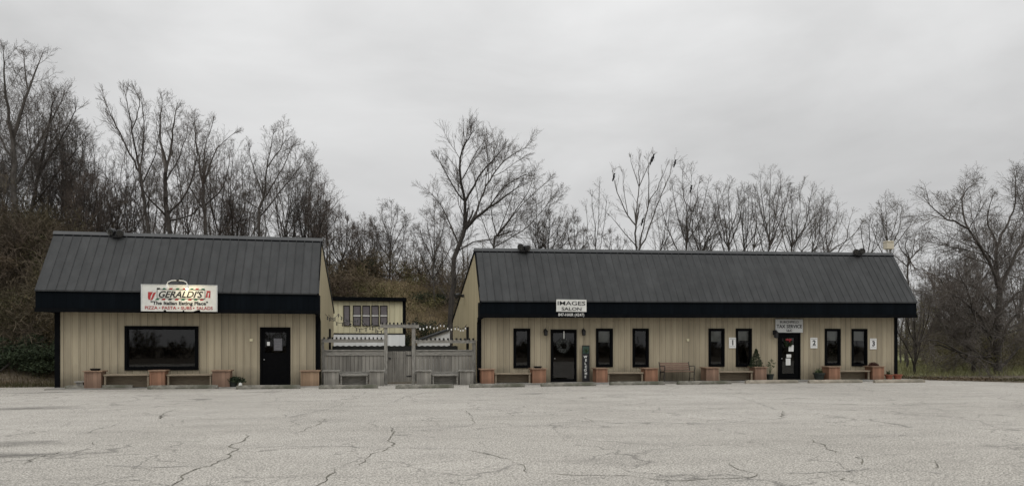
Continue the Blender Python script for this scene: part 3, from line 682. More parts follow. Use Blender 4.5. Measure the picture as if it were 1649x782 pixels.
# ------------------------------------------------------------------ planters and benches
PL = []
def planter(a, b, py0, label, m='cedar', D=27.35, z0=.035, group='cedar box planters', depth=.55, cap='cedar_cap', cat='planter'):
    x0, x1 = gx(a, D), gx(b, D); zt = gz((a + b) / 2, py0, D)
    t = thing('planter_box', label, cat, ((x0 + x1) / 2, D + depth / 2, z0), group)
    w = .03
    bx = MB()
    y0, y1 = D, D + depth
    bx.cbox(x0 + .02, x1 - .02, y0 + .02, y0 + .02 + w, z0, zt - .04, .004); bx.cbox(x0 + .02, x1 - .02, y1 - .02 - w, y1 - .02, z0, zt - .04, .004)
    bx.box(x0 + .02, x0 + .02 + w, y0 + .052, y1 - .052, z0, zt - .042); bx.box(x1 - .02 - w, x1 - .02, y0 + .052, y1 - .052, z0, zt - .042)
    bx.build('side_boards', M[m], t)
    cp = MB(); e = .03
    cp.cbox(x0 - e, x1 + e, y0 - e, y0 + .09, zt - .038, zt, .005); cp.cbox(x0 - e, x1 + e, y1 - .09, y1 + e, zt - .038, zt, .005)
    cp.box(x0 - e, x0 + .09, y0 + .091, y1 - .091, zt - .038, zt - .002); cp.box(x1 - .09, x1 + e, y0 + .091, y1 - .091, zt - .038, zt - .002)
    cp.build('rim', M[cap], t)
    for xx in (x0 + .012, x1 - .072): MB().cbox(xx, xx + .06, y0 + .004, y0 + .018, z0, zt - .045, .003).build('corner_board', M[m], t)
    MB().add([(x0 + .05, y0 + .05, zt - .06), (x1 - .05, y0 + .05, zt - .06), (x1 - .05, y1 - .05, zt - .06), (x0 + .05, y1 - .05, zt - .06)], [(0, 1, 2, 3)]).build('soil', M['soil'], t)
    return x0, x1, zt
def plank_bench(a, b, py0, label, m='bench_board', D=27.45, z0=.035, group='plank benches between planters', back='siding_back_b', depth=.40):
    x0, x1 = a + .022, b - .022; c = 0
    zt = py0
    t = thing('plank_bench', label, 'bench', ((x0 + x1) / 2, D + depth / 2, z0), group)
    mb = MB(); mb.cbox(x0, x1, D, D + depth / 2 - .006, zt - .055, zt, .005); mb.cbox(x0, x1, D + depth / 2 + .006, D + depth, zt - .055, zt, .005)
    mb.build('seat', M[m], t)
    MB().cbox(x0, x1, D + depth - .04, D + depth - .005, z0 + .02, zt - .05, .004).build('back_board', M[back], t)
    for x in (x0 + .02, x1 - .08): MB().cbox(x, x + .06, D + .03, D + .10, z0, zt - .046, .004).build('leg', M[m], t)

p1 = planter(134.5, 163, 596.5, 'reddish cedar planter box at the left corner of the restaurant', 'cedar_b')
p2 = planter(240, 265.5, 595.5, 'reddish cedar planter box below the picture window, between two plank benches')
p3 = planter(341, 370.5, 595.5, 'reddish cedar planter box between the plank bench and the leafy pot', 'cedar_b')
p4 = planter(483.5, 514, 596, 'pale brown wide planter box right of the restaurant door', 'cedar_pale')
plank_bench(p1[1], p2[0], gz(200, 602, 27.5), 'grey brown plank bench under the left half of the picture window')
plank_bench(p2[1], p3[0], gz(303, 602, 27.5), 'grey brown plank bench under the right end of the picture window')
planter(121, 134, 613.5, 'tiny low wooden box beside the leftmost cedar planter', 'grey_wood', D=27.5, depth=.3, group=None, cap='grey_beam', cat='box')
g1 = planter(520.5, 546, 596, 'grey weathered planter box beside the restaurant corner', 'grey_wood', cap='grey_beam', group='grey box planters', D=27.55, z0=.004)
g2 = planter(594, 619, 596, 'grey weathered planter box left of the wooden gate', 'grey_wood', cap='grey_beam', group='grey box planters', D=27.55, z0=.004)
g3 = planter(671, 695, 596, 'grey weathered planter box right of the wooden gate', 'grey_wood', cap='grey_beam', group='grey box planters', D=27.55, z0=.004)
g4 = planter(740, 763, 596, 'grey weathered planter box beside the long building corner', 'grey_wood', cap='grey_beam', group='grey box planters', D=27.55, z0=.004)
plank_bench(g1[1], g2[0], gz(570, 602.5, 27.6), 'grey plank bench left of the wooden gate', 'grey_beam', D=27.65, z0=.004, back='grey_beam')
plank_bench(g3[1], g4[0], gz(717, 602.5, 27.6), 'grey plank bench right of the wooden gate', 'grey_beam', D=27.65, z0=.004, back='grey_beam')
z0 = .06
A_ = planter(775, 796.5, 593.5, 'reddish cedar planter box at the left end of the long building', z0=z0)
B_ = planter(857, 880, 592.5, 'reddish cedar planter box left of the salon door with a small dark tray on it', z0=z0)
C_ = planter(960, 979, 592, 'reddish cedar planter box right of the welcome board', z0=z0)
D_ = planter(1039, 1060, 592, 'reddish cedar planter box left of the iron park bench', z0=z0)
E_ = planter(1137, 1158, 591, 'weathered cedar planter box right of the iron park bench', 'cedar_b', z0=z0)
F_ = planter(1216, 1235, 590, 'cedar planter box holding the little cone evergreen', 'cedar_b', z0=z0)
G_ = planter(1335, 1353.5, 589.5, 'cedar planter box beside the dark tub', z0=z0)
H_ = planter(1405, 1424.5, 589, 'rightmost cedar planter box with a dried brown plant on top', z0=z0)
for P, Q, py, px, lab in ((A_, B_, 600, 826, 'plank bench between planters left of the salon door'), (C_, D_, 599, 1010, 'plank bench under the pair of windows right of the welcome board'),
                          (E_, F_, 597, 1185, 'plank bench under the sign numbered 1'), (G_, H_, 596, 1380, 'plank bench under the two rightmost windows')):
    plank_bench(P[1], Q[0], gz(px, py, 27.5), lab, z0=z0)

# trays on planters
def tray(P, label):
    x = (P[0] + P[1]) / 2; o = MB().lathe((x, 27.62, P[2] + .002), [(.13, 0), (.17, .05), (.18, .07), (.15, .07), (.14, .03)], 14).build('plant_tray', M['iron'], None, (x, 27.62, P[2]))
    tag(o, label, 'tray')
tray(B_, 'small dark tray on the cedar planter left of the salon door'); tray(p1, 'flat dark tray on the leftmost cedar planter')

# ------------------------------------------------------------------ plants
def leafy(mb, c, r, n, size, rr, sc=(1, 1, 1), cone=False, up=.3):
    for _ in range(n):
        if cone:
            t = rr.random() ** 1.3; a = rr.uniform(0, 6.283); rad = r * (1 - t) ** .8 * (1 + .18 * math.sin(t * 38)) * rr.uniform(.7, 1.05)
            p = Vector((c[0] + rad * math.cos(a), c[1] + rad * math.sin(a), c[2] + t * sc[2]))
        else:
            d = Vector((rr.gauss(0, 1), rr.gauss(0, 1), rr.gauss(0, 1))).normalized() * r * rr.random() ** .4
            p = Vector((c[0] + d.x * sc[0], c[1] + d.y * sc[1], c[2] + abs(d.z) * sc[2] if up > 0 else c[2] + d.z * sc[2]))
        u = Vector((rr.gauss(0, 1), rr.gauss(0, 1), rr.gauss(0, 1) + up)).normalized(); v = u.cross(Vector((rr.gauss(0, 1), rr.gauss(0, 1), rr.gauss(0, 1)))).normalized()
        s = size * rr.uniform(.6, 1.3)
        mb.add([p, p + u * s * .5 + v * s * .22, p + u * s, p + u * s * .5 - v * s * .22], [(0, 1, 2, 3)])
    return mb
rr = random.Random(5)
cx = (F_[0] + F_[1]) / 2 - .08
t = thing('cone_evergreen', 'small dense cone shaped evergreen growing in a planter beside the tax office door', 'shrub', (cx, 27.6, F_[2] - .06))
leafy(MB(), (cx, 27.6, F_[2] - .02), .27, 2600, .05, rr, (1, 1, .74), cone=True).build('foliage', M['evergreen'], t)
MB().tube([(cx, 27.6, F_[2] - .07), (cx, 27.6, F_[2] + .55)], [.02, .006], 6).build('stem', M['bark'], t)
cx = (H_[0] + H_[1]) / 2 - .05
t = thing('dried_mum', 'brown dried mum mound on the rightmost cedar planter', 'plant', (cx, 27.6, H_[2] - .06))
leafy(MB(), (cx, 27.6, H_[2] - .04), .25, 1500, .05, rr, (1, .8, .75)).build('foliage', M['mum'], t)

def pot(name, x, y, z, r, h, m, label, cat='flower pot', group=None):
    t = thing(name, label, cat, (x, y, z), group)
    MB().lathe((x, y, z), [(r * .68, 0), (r * .93, h * .82), (r * 1.05, h * .82), (r * 1.07, h), (r * .93, h), (r * .9, h * .88)], 18).build('pot', m, t, smooth=False)
    MB().lathe((x, y, z), [(r * .9, h * .80), (r * .9, h * .9), (.01, h * .92)], 14).build('soil', M['soil'], t)
    return t
x = gx(1240, 27.6); t = pot('potted_plant', x, 27.6, z0, .16, .27, M['darkpot'], 'spindly plant in a dark pot left of the tax office door', 'potted plant')
st = MB()
for i in range(7):
    a = rr.uniform(0, 6.28); L = rr.uniform(.25, .62); e = Vector((x + math.cos(a) * .16, 27.6 + math.sin(a) * .1, z0 + .25 + L)); st.tube([(x, 27.6, z0 + .25), ((x + e.x) / 2 - .02, (27.6 + e.y) / 2, z0 + .25 + L * .6), e], [.008, .006, .003], 4)
    leafy(st, e, .06, 14, .07, rr, up=.4)
st.build('stems', M['leaf'], t)
x = gx(1319, 27.6); t = pot('plant_tub', x, 27.6, z0, .24, .30, M['darkpot'], 'wide dark tub with a few sprigs beside the fourth office window pair', 'plant tub')
t['label'] = 'wide dark green tub with sparse sprigs below the sign numbered 2'
st = MB(); leafy(st, (x, 27.6, z0 + .28), .18, 90, .10, rr, up=.8); st.build('sprigs', M['leaf'], t)
for px, lab, plant in ((1431.5, 'left terracotta pot with one green shoot right of the last planter', True), (1445.5, 'right terracotta bowl at the far corner of the long building', False)):
    x = gx(px, 27.6); t = pot('terracotta_pot', x, 27.6, z0 if px < 1440 else .06, .17 if px < 1440 else .19, .21, M['terra'], lab, 'flower pot', 'terracotta pots by the corner')
    if plant: st = MB(); leafy(st, (x + .03, 27.6, z0 + .2), .07, 26, .14, rr, (1, 1, 1), up=1.5); st.build('shoot', M['leaf'], t)
x = gx(378, 27.5)
t = pot('potted_shrub', x - .05, 27.5, .035, .17, .2, M['darkpot'], 'round green leafy plant in a low dark pot left of the restaurant door', 'potted plant')
leafy(MB(), (x + .02, 27.5, .2), .30, 700, .085, rr, (1.1, .8, .6)).build('foliage', M['evergreen'], t)
o = MB().lathe((x + .22, 27.35, .035), [(.05, 0), (.07, .05), (.05, .13), (.02, .16)], 12).build('garden_ornament', M['white'], None, (x + .22, 27.35, .035)); tag(o, 'small white garden ornament in front of the leafy potted plant', 'ornament')
x = gx(1132, 27.4); o = MB().cbox(x - .16, x + .06, 27.4, 27.6, .062, .10, .01).build('black_tray', M['iron'], None, (x, 27.4, .06)); tag(o, 'flat black tray on the walk beside the iron park bench', 'tray')

# ------------------------------------------------------------------ wheel stops
rr = random.Random(21)
WS = [(104, 213, 626, 'leftmost grey parking stop in front of the first cedar planter'), (237, 350, 626, 'mossy grey parking stop below the picture window'),
      (380, 483, 626, 'grey parking stop in front of the restaurant door'), (513, 609, 625.5, 'grey parking stop left of the wooden gate'),
      (637, 731, 625, 'grey parking stop right of the wooden gate'), (756, 846, 623.5, 'slightly crooked parking stop at the left end of the long building'),
      (872, 960, 621.5, 'grey parking stop in front of the salon door'), (983, 1071, 619.5, 'grey parking stop left of the iron park bench'),
      (1092, 1178, 618.5, 'grey parking stop in front of the iron park bench'), (1202, 1286, 616.8, 'pale parking stop in front of the tax office door'),
      (1304, 1389.5, 616.3, 'pale parking stop in front of the dark plant tub'), (1410, 1490.5, 615.8, 'rightmost pale parking stop beside the building corner')]
for i, (a, b, py, lab) in enumerate(WS):
    xm, D = ground((a + b) / 2, py, 0); x0, x1 = gx(a, D), gx(b, D); h = .135
    prof = [(0, 0), (.0, .05), (.035, h - .01), (.05, h), (.12, h), (.135, h - .01), (.17, .05), (.17, 0)]
    mb = MB(); n = 18
    for k in range(n + 1):
        x = x0 + (x1 - x0) * k / n; sq = 1 - (.35 if k in (0, n) else 0)
        for (yy, zz) in prof:
            j = rr.uniform(-.004, .004); mb.v.append((x, D + .085 + (yy - .085) * (1 if k not in (0, n) else .9) + j, .004 + zz * (1 if k not in (0, n) else .86) + (j if zz > .06 else 0)))
    m_ = len(prof)
    for k in range(n):
        for q_ in range(m_ - 1): mb.f.append((k * m_ + q_, (k + 1) * m_ + q_, (k + 1) * m_ + q_ + 1, k * m_ + q_ + 1))
    mb.f += [tuple(range(m_)), tuple(n * m_ + q_ for q_ in range(m_ - 1, -1, -1))]
    o = mb.build('wheel_stop', M['conc_b'] if i > 8 else M['conc'], None, ((x0 + x1) / 2, D + .08, 0))
    if i == 5: o.rotation_euler = (0, 0, R(2.5))
    tag(o, lab, 'parking stop', 'wheel stops along the storefronts')

# ------------------------------------------------------------------ park bench
bx0_, bx1_ = gx(1069, 27.35), gx(1118, 27.35); Y = 27.3; bz = .06
t = thing('park_bench', 'brown slatted park bench with black iron scroll ends against the wall', 'bench', ((bx0_ + bx1_) / 2, Y + .3, bz))
st = MB()
for i in range(4): st.cbox(bx0_ + .03, bx1_ - .03, Y + .02 + i * .105, Y + .10 + i * .105, bz + .40, bz + .425, .004)
st.build('seat', M['slat'], t)
bk = MB()
for i in range(4):
    z = bz + .47 + i * .078; y = Y + .45 + i * .03
    bk.add([(bx0_ + .03, y, z), (bx1_ - .03, y, z), (bx1_ - .03, y + .022, z + .058), (bx0_ + .03, y + .022, z + .058), (bx0_ + .03, y + .02, z), (bx1_ - .03, y + .02, z), (bx1_ - .03, y + .042, z + .058), (bx0_ + .03, y + .042, z + .058)],
           [(0, 1, 2, 3), (7, 6, 5, 4), (3, 2, 6, 7), (0, 4, 5, 1), (0, 3, 7, 4), (1, 5, 6, 2)])
bk.build('backrest', M['slat'], t)
for x in (bx0_ + .01, bx1_ - .01):
    e = MB()
    e.tube([(x, Y + .02, bz), (x, Y + .05, bz + .2), (x, Y + .01, bz + .39), (x, Y + .44, bz + .39), (x, Y + .585, bz + .79)], .018, 6)
    e.tube([(x, Y + .52, bz), (x, Y + .45, bz + .2), (x, Y + .44, bz + .39)], .018, 6)
    e.tube([(x, Y + .05, bz + .4), (x, Y - .02, bz + .5), (x, Y - .03, bz + .60), (x, Y + .03, bz + .645), (x, Y + .25, bz + .63), (x, Y + .50, bz + .62)], .016, 6)
    e.tube([(x, Y - .03, bz + .60), (x, Y - .06, bz + .55), (x, Y - .03, bz + .52)], .014, 6)
    e.tube([(x, Y + .05, bz + .12), (x, Y + .48, bz + .12)], .010, 6)
    e.build('iron_end', M['iron'], t)

# ------------------------------------------------------------------ wall lamps
def wall_lamp(px, py, lab, s=1.0):
    x = gx(px, D0); z = gz(px, py, D0); y = D0
    t = thing('wall_lantern', lab, 'wall lamp', (x, y, z), 'lanterns beside the doors')
    MB().cbox(x - .05 * s, x + .05 * s, y - .035, y - .014, z - .02 * s, z + .14 * s, .005).build('bracket', M['iron'], t)
    MB().tube([(x, y - .03, z + .10 * s), (x, y - .10, z + .17 * s), (x, y - .15 * s, z + .12 * s)], .010, 6).build('arm', M['iron'], t)
    MB().lathe((x, y - .15 * s, z - .13 * s), [(.035 * s, 0), (.075 * s, .02 * s), (.085 * s, .18 * s), (.10 * s, .19 * s), (.03 * s, .25 * s), (.01, .28 * s)], 6).build('lantern', M['iron'], t)
    MB().lathe((x, y - .15 * s, z - .10 * s), [(.06 * s, 0), (.087 * s, .14 * s)], 6).build('lantern_glass', M['glass'], t)
wall_lamp(877.5, 535, 'black lantern on the wall left of the salon door'); wall_lamp(938.5, 535, 'black lantern on the wall above the welcome board')
wall_lamp(1246, 538, 'large black carriage lantern left of the tax office door', 1.25)

# ------------------------------------------------------------------ signs
DS = 27.32
sx0_, sx1_ = gx(228, DS), gx(349, DS); z1, z0s = gz(288, 459, DS), gz(288, 501, DS); W = sx1_ - sx0_; Hh = z1 - z0s
def SX(u): return sx0_ + W * u
def SZ(v): return z1 - Hh * v
sg = thing('restaurant_sign', 'wide white restaurant sign with red and green dashes on the black fascia', 'sign', ((sx0_ + sx1_) / 2, DS, z0s))
rr = random.Random(9)
# panel with chipped lower edge
top = [(sx0_, z1), (sx1_, z1 - .0)]
low = [(u, 1.0) for u in (1.0, .955, .95, .93, .92)] + [(.78, 1.0), (.775, .93), (.72, .96), (.68, 1.0), (.565, 1.0), (.56, .95), (.545, .95), (.54, 1.0), (.325, 1.0), (.32, .95), (.29, .95), (.285, 1.0), (0, 1.0)]
poly = [(x, z) for x, z in top] + [(SX(u), SZ(v)) for u, v in low]
n = len(poly); V = [(x, DS, z) for x, z in poly] + [(x, DS + .04, z) for x, z in poly]
mkobj('panel', V, [tuple(range(n - 1, -1, -1))[::-1], tuple(range(2 * n - 1, n - 1, -1))] + [(i, n + i, n + (i + 1) % n, (i + 1) % n) for i in range(n)], M['white'], sg)
b = MB(); b.box(sx0_ - .02, sx0_ + .02, DS - .012, DS + .05, z0s, z1 + .02); b.box(sx1_ - .02, sx1_ + .02, DS - .012, DS + .05, z0s, z1 + .02); b.box(sx0_ + .02, sx1_ - .02, DS - .012, DS + .05, z1 - .0, z1 + .02)
b.build('border', M['greysign'], sg)
def plate(name, u0, u1, v0, v1, m, dy=.004, sh=0.0, par=None):
    return MB().add([(SX(u0), DS - dy, SZ(v1)), (SX(u1), DS - dy, SZ(v1)), (SX(u1 + sh), DS - dy, SZ(v0)), (SX(u0 + sh), DS - dy, SZ(v0))], [(0, 1, 2, 3)])
mb = MB()
for a0, a1, b0, b1 in ((.20, .845, .155, .18), (.20, .845, .50, .525), (.20, .207, .18, .50), (.838, .845, .18, .50)):
    mb.add([(SX(a0), DS - .005, SZ(b1)), (SX(a1), DS - .005, SZ(b1)), (SX(a1), DS - .005, SZ(b0)), (SX(a0), DS - .005, SZ(b0))], [(0, 1, 2, 3)])
mb.build('name_border', M['ink'], sg)
DM = {'r': M['red'], 'g': M['green'], 'k': M['ink']}
for i, (c, u) in enumerate(zip('kgrgrgrg', [.195, .275, .36, .45, .54, .64, .71, .79])):
    plate('d', u, u + .04, .11, .155, None, .006, .012).build({'r': 'red_dash', 'g': 'green_dash', 'k': 'black_dash'}[c], DM[c], sg)
for i, (c, u) in enumerate(zip('grkrgrgr', [.175, .26, .345, .435, .52, .61, .69, .77])):
    plate('d', u, u + .045, .525, .575, None, .006, .012).build({'r': 'red_dash', 'g': 'green_dash', 'k': 'black_dash'}[c], DM[c], sg)
# barber-like red emblems at both ends
mb = MB()
for pts in ([(.085, .27), (.15, .27), (.12, .42), (.115, .55)], [(.085, .27), (.115, .55), (.095, .58), (.083, .5)]):
    mb.add([(SX(u), DS - .007, SZ(v)) for u, v in pts], [(3, 2, 1, 0)])
mb.add([(SX(u), DS - .008, SZ(v)) for u, v in [(.155, .30), (.19, .27), (.145, .56), (.115, .60)]], [(3, 2, 1, 0)])
mb.build('left_emblem', M['red'], sg)
mb = MB()
for pts in ([(.86, .20), (.915, .20), (.915, .27), (.87, .27)], [(.86, .28), (.88, .27), (.875, .46), (.85, .46)], [(.90, .28), (.915, .27), (.912, .47), (.885, .47)]):
    mb.add([(SX(u), DS - .007, SZ(v)) for u, v in pts], [(3, 2, 1, 0)])
mb.build('right_emblem', M['red'], sg)
text('name_lettering', "GERALDI'S", SX(.52), DS - .008, SZ(.465), Hh * .34, M['ink'], sg, w=W * .59, bold=.006, shear=.35)
text('slogan_lettering', '"The Italian Eating Place"', SX(.50), DS - .008, SZ(.745), Hh * .18, M['ink'], sg, w=W * .76, bold=.004)
for wd, u0, u1 in (('PIZZA \u2022', .045, .245), ('PASTA \u2022', .27, .495), ('SUBS', .52, .665), ('\u2022', .68, .70), ('SALADS', .73, .945)):
    text('menu_word', wd, SX((u0 + u1) / 2), DS - .008, SZ(.925), Hh * .17, M['red'], sg, w=W * (u1 - u0), bold=.001)
for u in (.1, .9):
    MB().box(SX(u) - .03, SX(u) + .03, DS + .041, 27.44, z0s + .1, z1 - .15).build('mount', M['black'], sg)
# lit double-arm sign lamp
lx = SX(.50); lz = z1 + .02
sl = thing('sign_lamp', 'lit double arm lamp arching over the top edge of the restaurant sign', 'lamp', (lx, DS, lz))
MB().lathe((lx, 27.1, lz + .10), [(.02, 0), (.05, .03), (.045, .08), (.015, .10)], 10).tube([(lx, 27.75, lz + .22), (lx, 27.4, lz + .22), (lx, 27.1, lz + .14)], .018, 8).build('stem', M['iron'], sl)
for s_ in (-1, 1):
    MB().tube([(lx, 27.1, lz + .14), (lx + s_ * .20, 27.05, lz + .12), (lx + s_ * .31, 27.02, lz + .06), (lx + s_ * .33, 27.02, lz - .0)], .015, 8).build('arm', M['white'], sl)
    MB().lathe((lx + s_ * .33, 27.02, lz - .16), [(.075, 0), (.06, .06), (.035, .12), (.03, .16)], 12).build('lamp_shade', M['white'], sl)
    bo = MB(); bo.ball((lx + s_ * .33, 27.02, lz - .16), .045); bo.build('bulb', M['bulb_lit'] if s_ > 0 else M['bulb_soft'], sl)
ld = bpy.data.lights.new('sign_lamp_light', 'POINT'); ld.energy = 8; ld.color = (1, .82, .45); ld.shadow_soft_size = .05
lo = bpy.data.objects.new('sign_lamp_light', ld); COL.objects.link(lo); lo.parent = sl; lo.location = (.33, 27.00 - DS - .09, -.27)

# salon sign
DI = 27.40
x0, x1 = gx(896, DI), gx(944.5, DI); z1, zz0 = gz(920, 482, DI), gz(920, 501.5, DI)
s = thing('salon_sign', 'white salon sign with black block letters on the dark fascia', 'sign', ((x0 + x1) / 2, DI, zz0))
MB().cbox(x0, x1, DI, DI + .03, zz0, z1, .004).build('panel', M['white'], s)
w = x1 - x0; h = z1 - zz0
text('name_lettering', 'IMAGES', (x0 + x1) / 2, DI - .004, zz0 + h * .54, h * .46, M['ink'], s, w=w * .92, bold=.002)
text('second_lettering', 'SALON', (x0 + x1) / 2, DI - .004, zz0 + h * .10, h * .38, M['ink'], s, w=w * .66, bold=.003)
text('phone_lettering', '847-HAIR (4247)', (x0 + x1) / 2, 27.44, gz(920, 508.5, DI), .165, M['letter_white'], s, w=w * .86, bold=.001)
# tax sign
DT = 28.02
x0, x1 = gx(1249, DT), gx(1293, DT); z1, zz0 = gz(1271, 513.5, DT), gz(1271, 535, DT); w = x1 - x0; h = z1 - zz0
s = thing('tax_sign', 'grey rectangular tax office sign above the right hand door', 'sign', ((x0 + x1) / 2, DT, zz0))
MB().cbox(x0, x1, DT, DT + .03, zz0, z1, .004).build('panel', M['greysign'], s)
text('name_lettering', 'BURCHFIELD', (x0 + x1) / 2, DT - .004, zz0 + h * .70, h * .25, M['ink'], s, w=w * .68, bold=.001)
text('service_lettering', 'TAX SERVICE', (x0 + x1) / 2, DT - .004, zz0 + h * .34, h * .36, M['ink'], s, w=w * .93, bold=.004)
text('company_lettering', 'LLC', (x0 + x1) / 2, DT - .004, zz0 + h * .08, h * .23, M['ink'], s, w=w * .2, bold=.006)
# window number signs
for (a, b, p0, p1, num) in ((1174, 1185, 543, 560, '1'), (1305, 1316.3, 543.3, 560.2, '2'), (1401, 1411.5, 544.5, 561.7, '3')):
    x0, x1 = gx(a, D0 - .03), gx(b, D0 - .03); z1, zz0 = gz(a, p0, D0), gz(a, p1, D0); w = x1 - x0; h = z1 - zz0
    s = thing('number_sign', 'small white sign numbered %s on the tan wall' % num, 'sign', ((x0 + x1) / 2, D0 - .03, zz0), 'numbered pickup signs')
    MB().cbox(x0, x1, D0 - .035, D0 - .015, zz0, z1, .003).build('panel', M['paper'], s)
    text('number', num, (x0 + x1) / 2 + .01, D0 - .038, zz0 + h * .30, h * .66, M['ink'], s, bold=.010)
    MB().box(x0 + w * .1, x0 + w * .9, D0 - .039, D0 - .036, z1 - h * .14, z1 - h * .09).build('header_line', M['inkgrey'], s)
    MB().box(x0 + w * .12, x0 + w * .88, D0 - .039, D0 - .036, zz0 + h * .17, zz0 + h * .20).build('footer_line', M['inkgrey'], s)
# welcome board
x0, x1 = gx(937.5, 27.95), gx(949.2, 27.95); zt = gz(943, 556, 27.95)
s = thing('welcome_board', 'tall dark standing board with WELCOME down its face beside the salon door', 'sign', ((x0 + x1) / 2, 27.95, .06))
MB().cbox(x0, x1, 27.95, 27.99, .06, zt, .006).build('board', M['ink'], s)
fr_ = MB().ring(x0 - .012, x1 + .012, .062, zt + .012, .025, 27.935, 27.955).build('frame', M['bark'], s)
MB().box(x0 + .02, x1 - .02, 27.944, 27.949, zt - .32, zt - .03).build('green_panel', M['board_green'], s)
lf = MB(); leafy(lf, ((x0 + x1) / 2, 27.94, zt - .2), .09, 50, .07, random.Random(2), (1, .1, 1), up=0); lf.build('leaf_painting', M['leaf'], s)
for i, ch in enumerate('WELCOME'):
    text('letter', ch, (x0 + x1) / 2 - .01 + (.012 if i % 2 else -.01), 27.943, zt - .50 - i * .135, .135, M['letter_white'], s, bold=.004)
# papers on the doors
def paper(px0, px1, py0, py1, y, lab, lines=3, m='paper', name='paper_notice'):
    x0, x1 = gx(px0, y), gx(px1, y); z1, zz0 = gz(px0, py0, y), gz(px0, py1, y)
    s = thing(name, lab, 'notice', ((x0 + x1) / 2, y, zz0))
    MB().box(x0, x1, y, y + .002, zz0, z1).build('sheet', M[m], s)
    mb = MB()
    for i in range(lines):
        z = z1 - (z1 - zz0) * (i + .8) / (lines + .6); mb.box(x0 + (x1 - x0) * .15, x1 - (x1 - x0) * (.15 + .1 * (i % 2)), y - .002, y - .0005, z, z + .008)
    mb.build('printed_lines', M['inkgrey'], s)
yd = D0 + .012
paper(1270, 1278, 555, 565.3, yd, 'upper white notice taped right of centre on the tax office door', 4)
paper(1266.5, 1274, 570, 575, yd, 'small white strip notice midway down the tax office door', 1)
paper(1265.5, 1273, 576.5, 587.5, yd, 'lower white notice on the tax office door', 3)
M['greypaper'] = mat('faded_paper', (.10, .10, .11), (.15, .15, .16), scale=10)
paper(441, 454.5, 544.5, 564, yd, 'large faded grey poster on the restaurant door glass', 4, 'greypaper')
paper(430, 434.5, 550, 556, yd, 'small white sticker at the left of the restaurant door glass', 1)
o = MB(); o.ball((gx(432, yd - .02), yd, gz(432, 553, yd)), .03, (1, .2, 1)) 
text('door_lettering', '106 OAK', gx(1271, D0), D0 - .042, gz(1271, 539.5, D0), .05, M['letter_white'], taxdoor, w=.22) if False else None

# wreaths
def wreath(px, py, R_, y, lab, m, bow=None, name='wreath'):
    x, z = gx(px, y), gz(px, py, y); rr = random.Random(int(px)); mb = MB()
    t = thing(name, lab, 'wreath', (x, y, z))
    for i in range(700):
        a = rr.uniform(0, 6.283); q = R_ * (.72 + rr.gauss(0, .13)); c = (x + q * math.cos(a), y - abs(rr.gauss(0, .015)), z + q * math.sin(a)); leafy(mb, c, .004, 1, .055, rr, up=0)
    mb.build('ring', m, t)
    if bow:
        b = MB(); b.ball((x - .07, y - .05, z + R_ * .6), .07, (1.2, .5, .7)); b.ball((x + .07, y - .05, z + R_ * .6), .07, (1.2, .5, .7)); b.tube([(x, y - .05, z + R_ * .6), (x + .06, y - .05, z + R_ * .1)], [.03, .02], 6); b.build('bow', bow, t)
M['wreath'] = mat('silvery_wreath', (.04, .045, .042), (.12, .125, .12), scale=20)
wreath(907, 556, .30, D0 - .03, 'grey leafy wreath hung on the salon door glass', M['wreath'])
t = thing('door_hanger', 'thin white hanger strap above the salon door wreath', 'hanger', (gx(908, D0 - .02), D0 - .02, gz(908, 545, D0)))
MB().box(gx(907.3, D0), gx(908.8, D0), D0 - .012, D0 - .008, gz(908, 545, D0), gz(908, 532, D0)).build('strap', M['white'], t)
wreath(1269, 551, .20, D0 - .02, 'dark wreath with red bow on the tax office door', M['evergreen'], M['redbow'])
# plant inside the window between sign 2 and the pair
x = gx(1342, 28.6); t = thing('indoor_plant', 'tall leafy plant standing inside the window right of sign 2', 'plant', (x, 28.6, .05))
leafy(MB(), (x, 28.6, .8), .26, 260, .16, random.Random(4), (1, .6, 2.2)).build('foliage', M['leaf'], t)
MB().lathe((x, 28.6, .05), [(.14, 0), (.18, .3), (.15, .3)], 12).build('pot', M['terra'], t)
MB().tube([(x, 28.6, .3), (x, 28.6, 1.3)], .02, 6).build('stem', M['bark'], t)

# ------------------------------------------------------------------ ridge flood lights
def flood(px, py, D, lab, ang=0):
    x, z = gx(px, D), gz(px, py, D); rz_ = z
    t = thing('flood_light', lab, 'flood light', (x, D, z - .12), 'black flood lights on the roof ridges')
    MB().tube([(x, D + .05, z - .2), (x, D, z)], .03, 8).build('stem', M['iron'], t)
    MB().cbox(x - .14, x + .14, D - .06, D + .10, z - .20, z - .10, .02).build('base', M['iron'], t)
    for s_ in (-1, 1):
        c = Vector((x + s_ * .11, D - .02, z + (.02 if s_ < 0 else -.03) * (1 if ang >= 0 else -1)))
        d = Vector((s_ * .35 + ang, -.8, -.3)).normalized()
        hh = MB(); hh.tube([c + d * -.14, c + d * -.10, c, c + d * .14], [.03, .08, .12, .14], 12); hd = hh.build('lamp_head', M['iron'], t, smooth=False)
        MB().tube([c + d * .141, c + d * .146], [.115, .11], 12).build('lens', M['glass'], hd)
flood(187, 373.5, 28.85, 'black twin flood light on the ridge of the smaller building'); flood(843, 397.5, 28.85, 'black round flood light at the left of the long ridge', .1); flood(1383, 404.5, 28.85, 'black twin flood light near the right end of the long ridge', -.6)
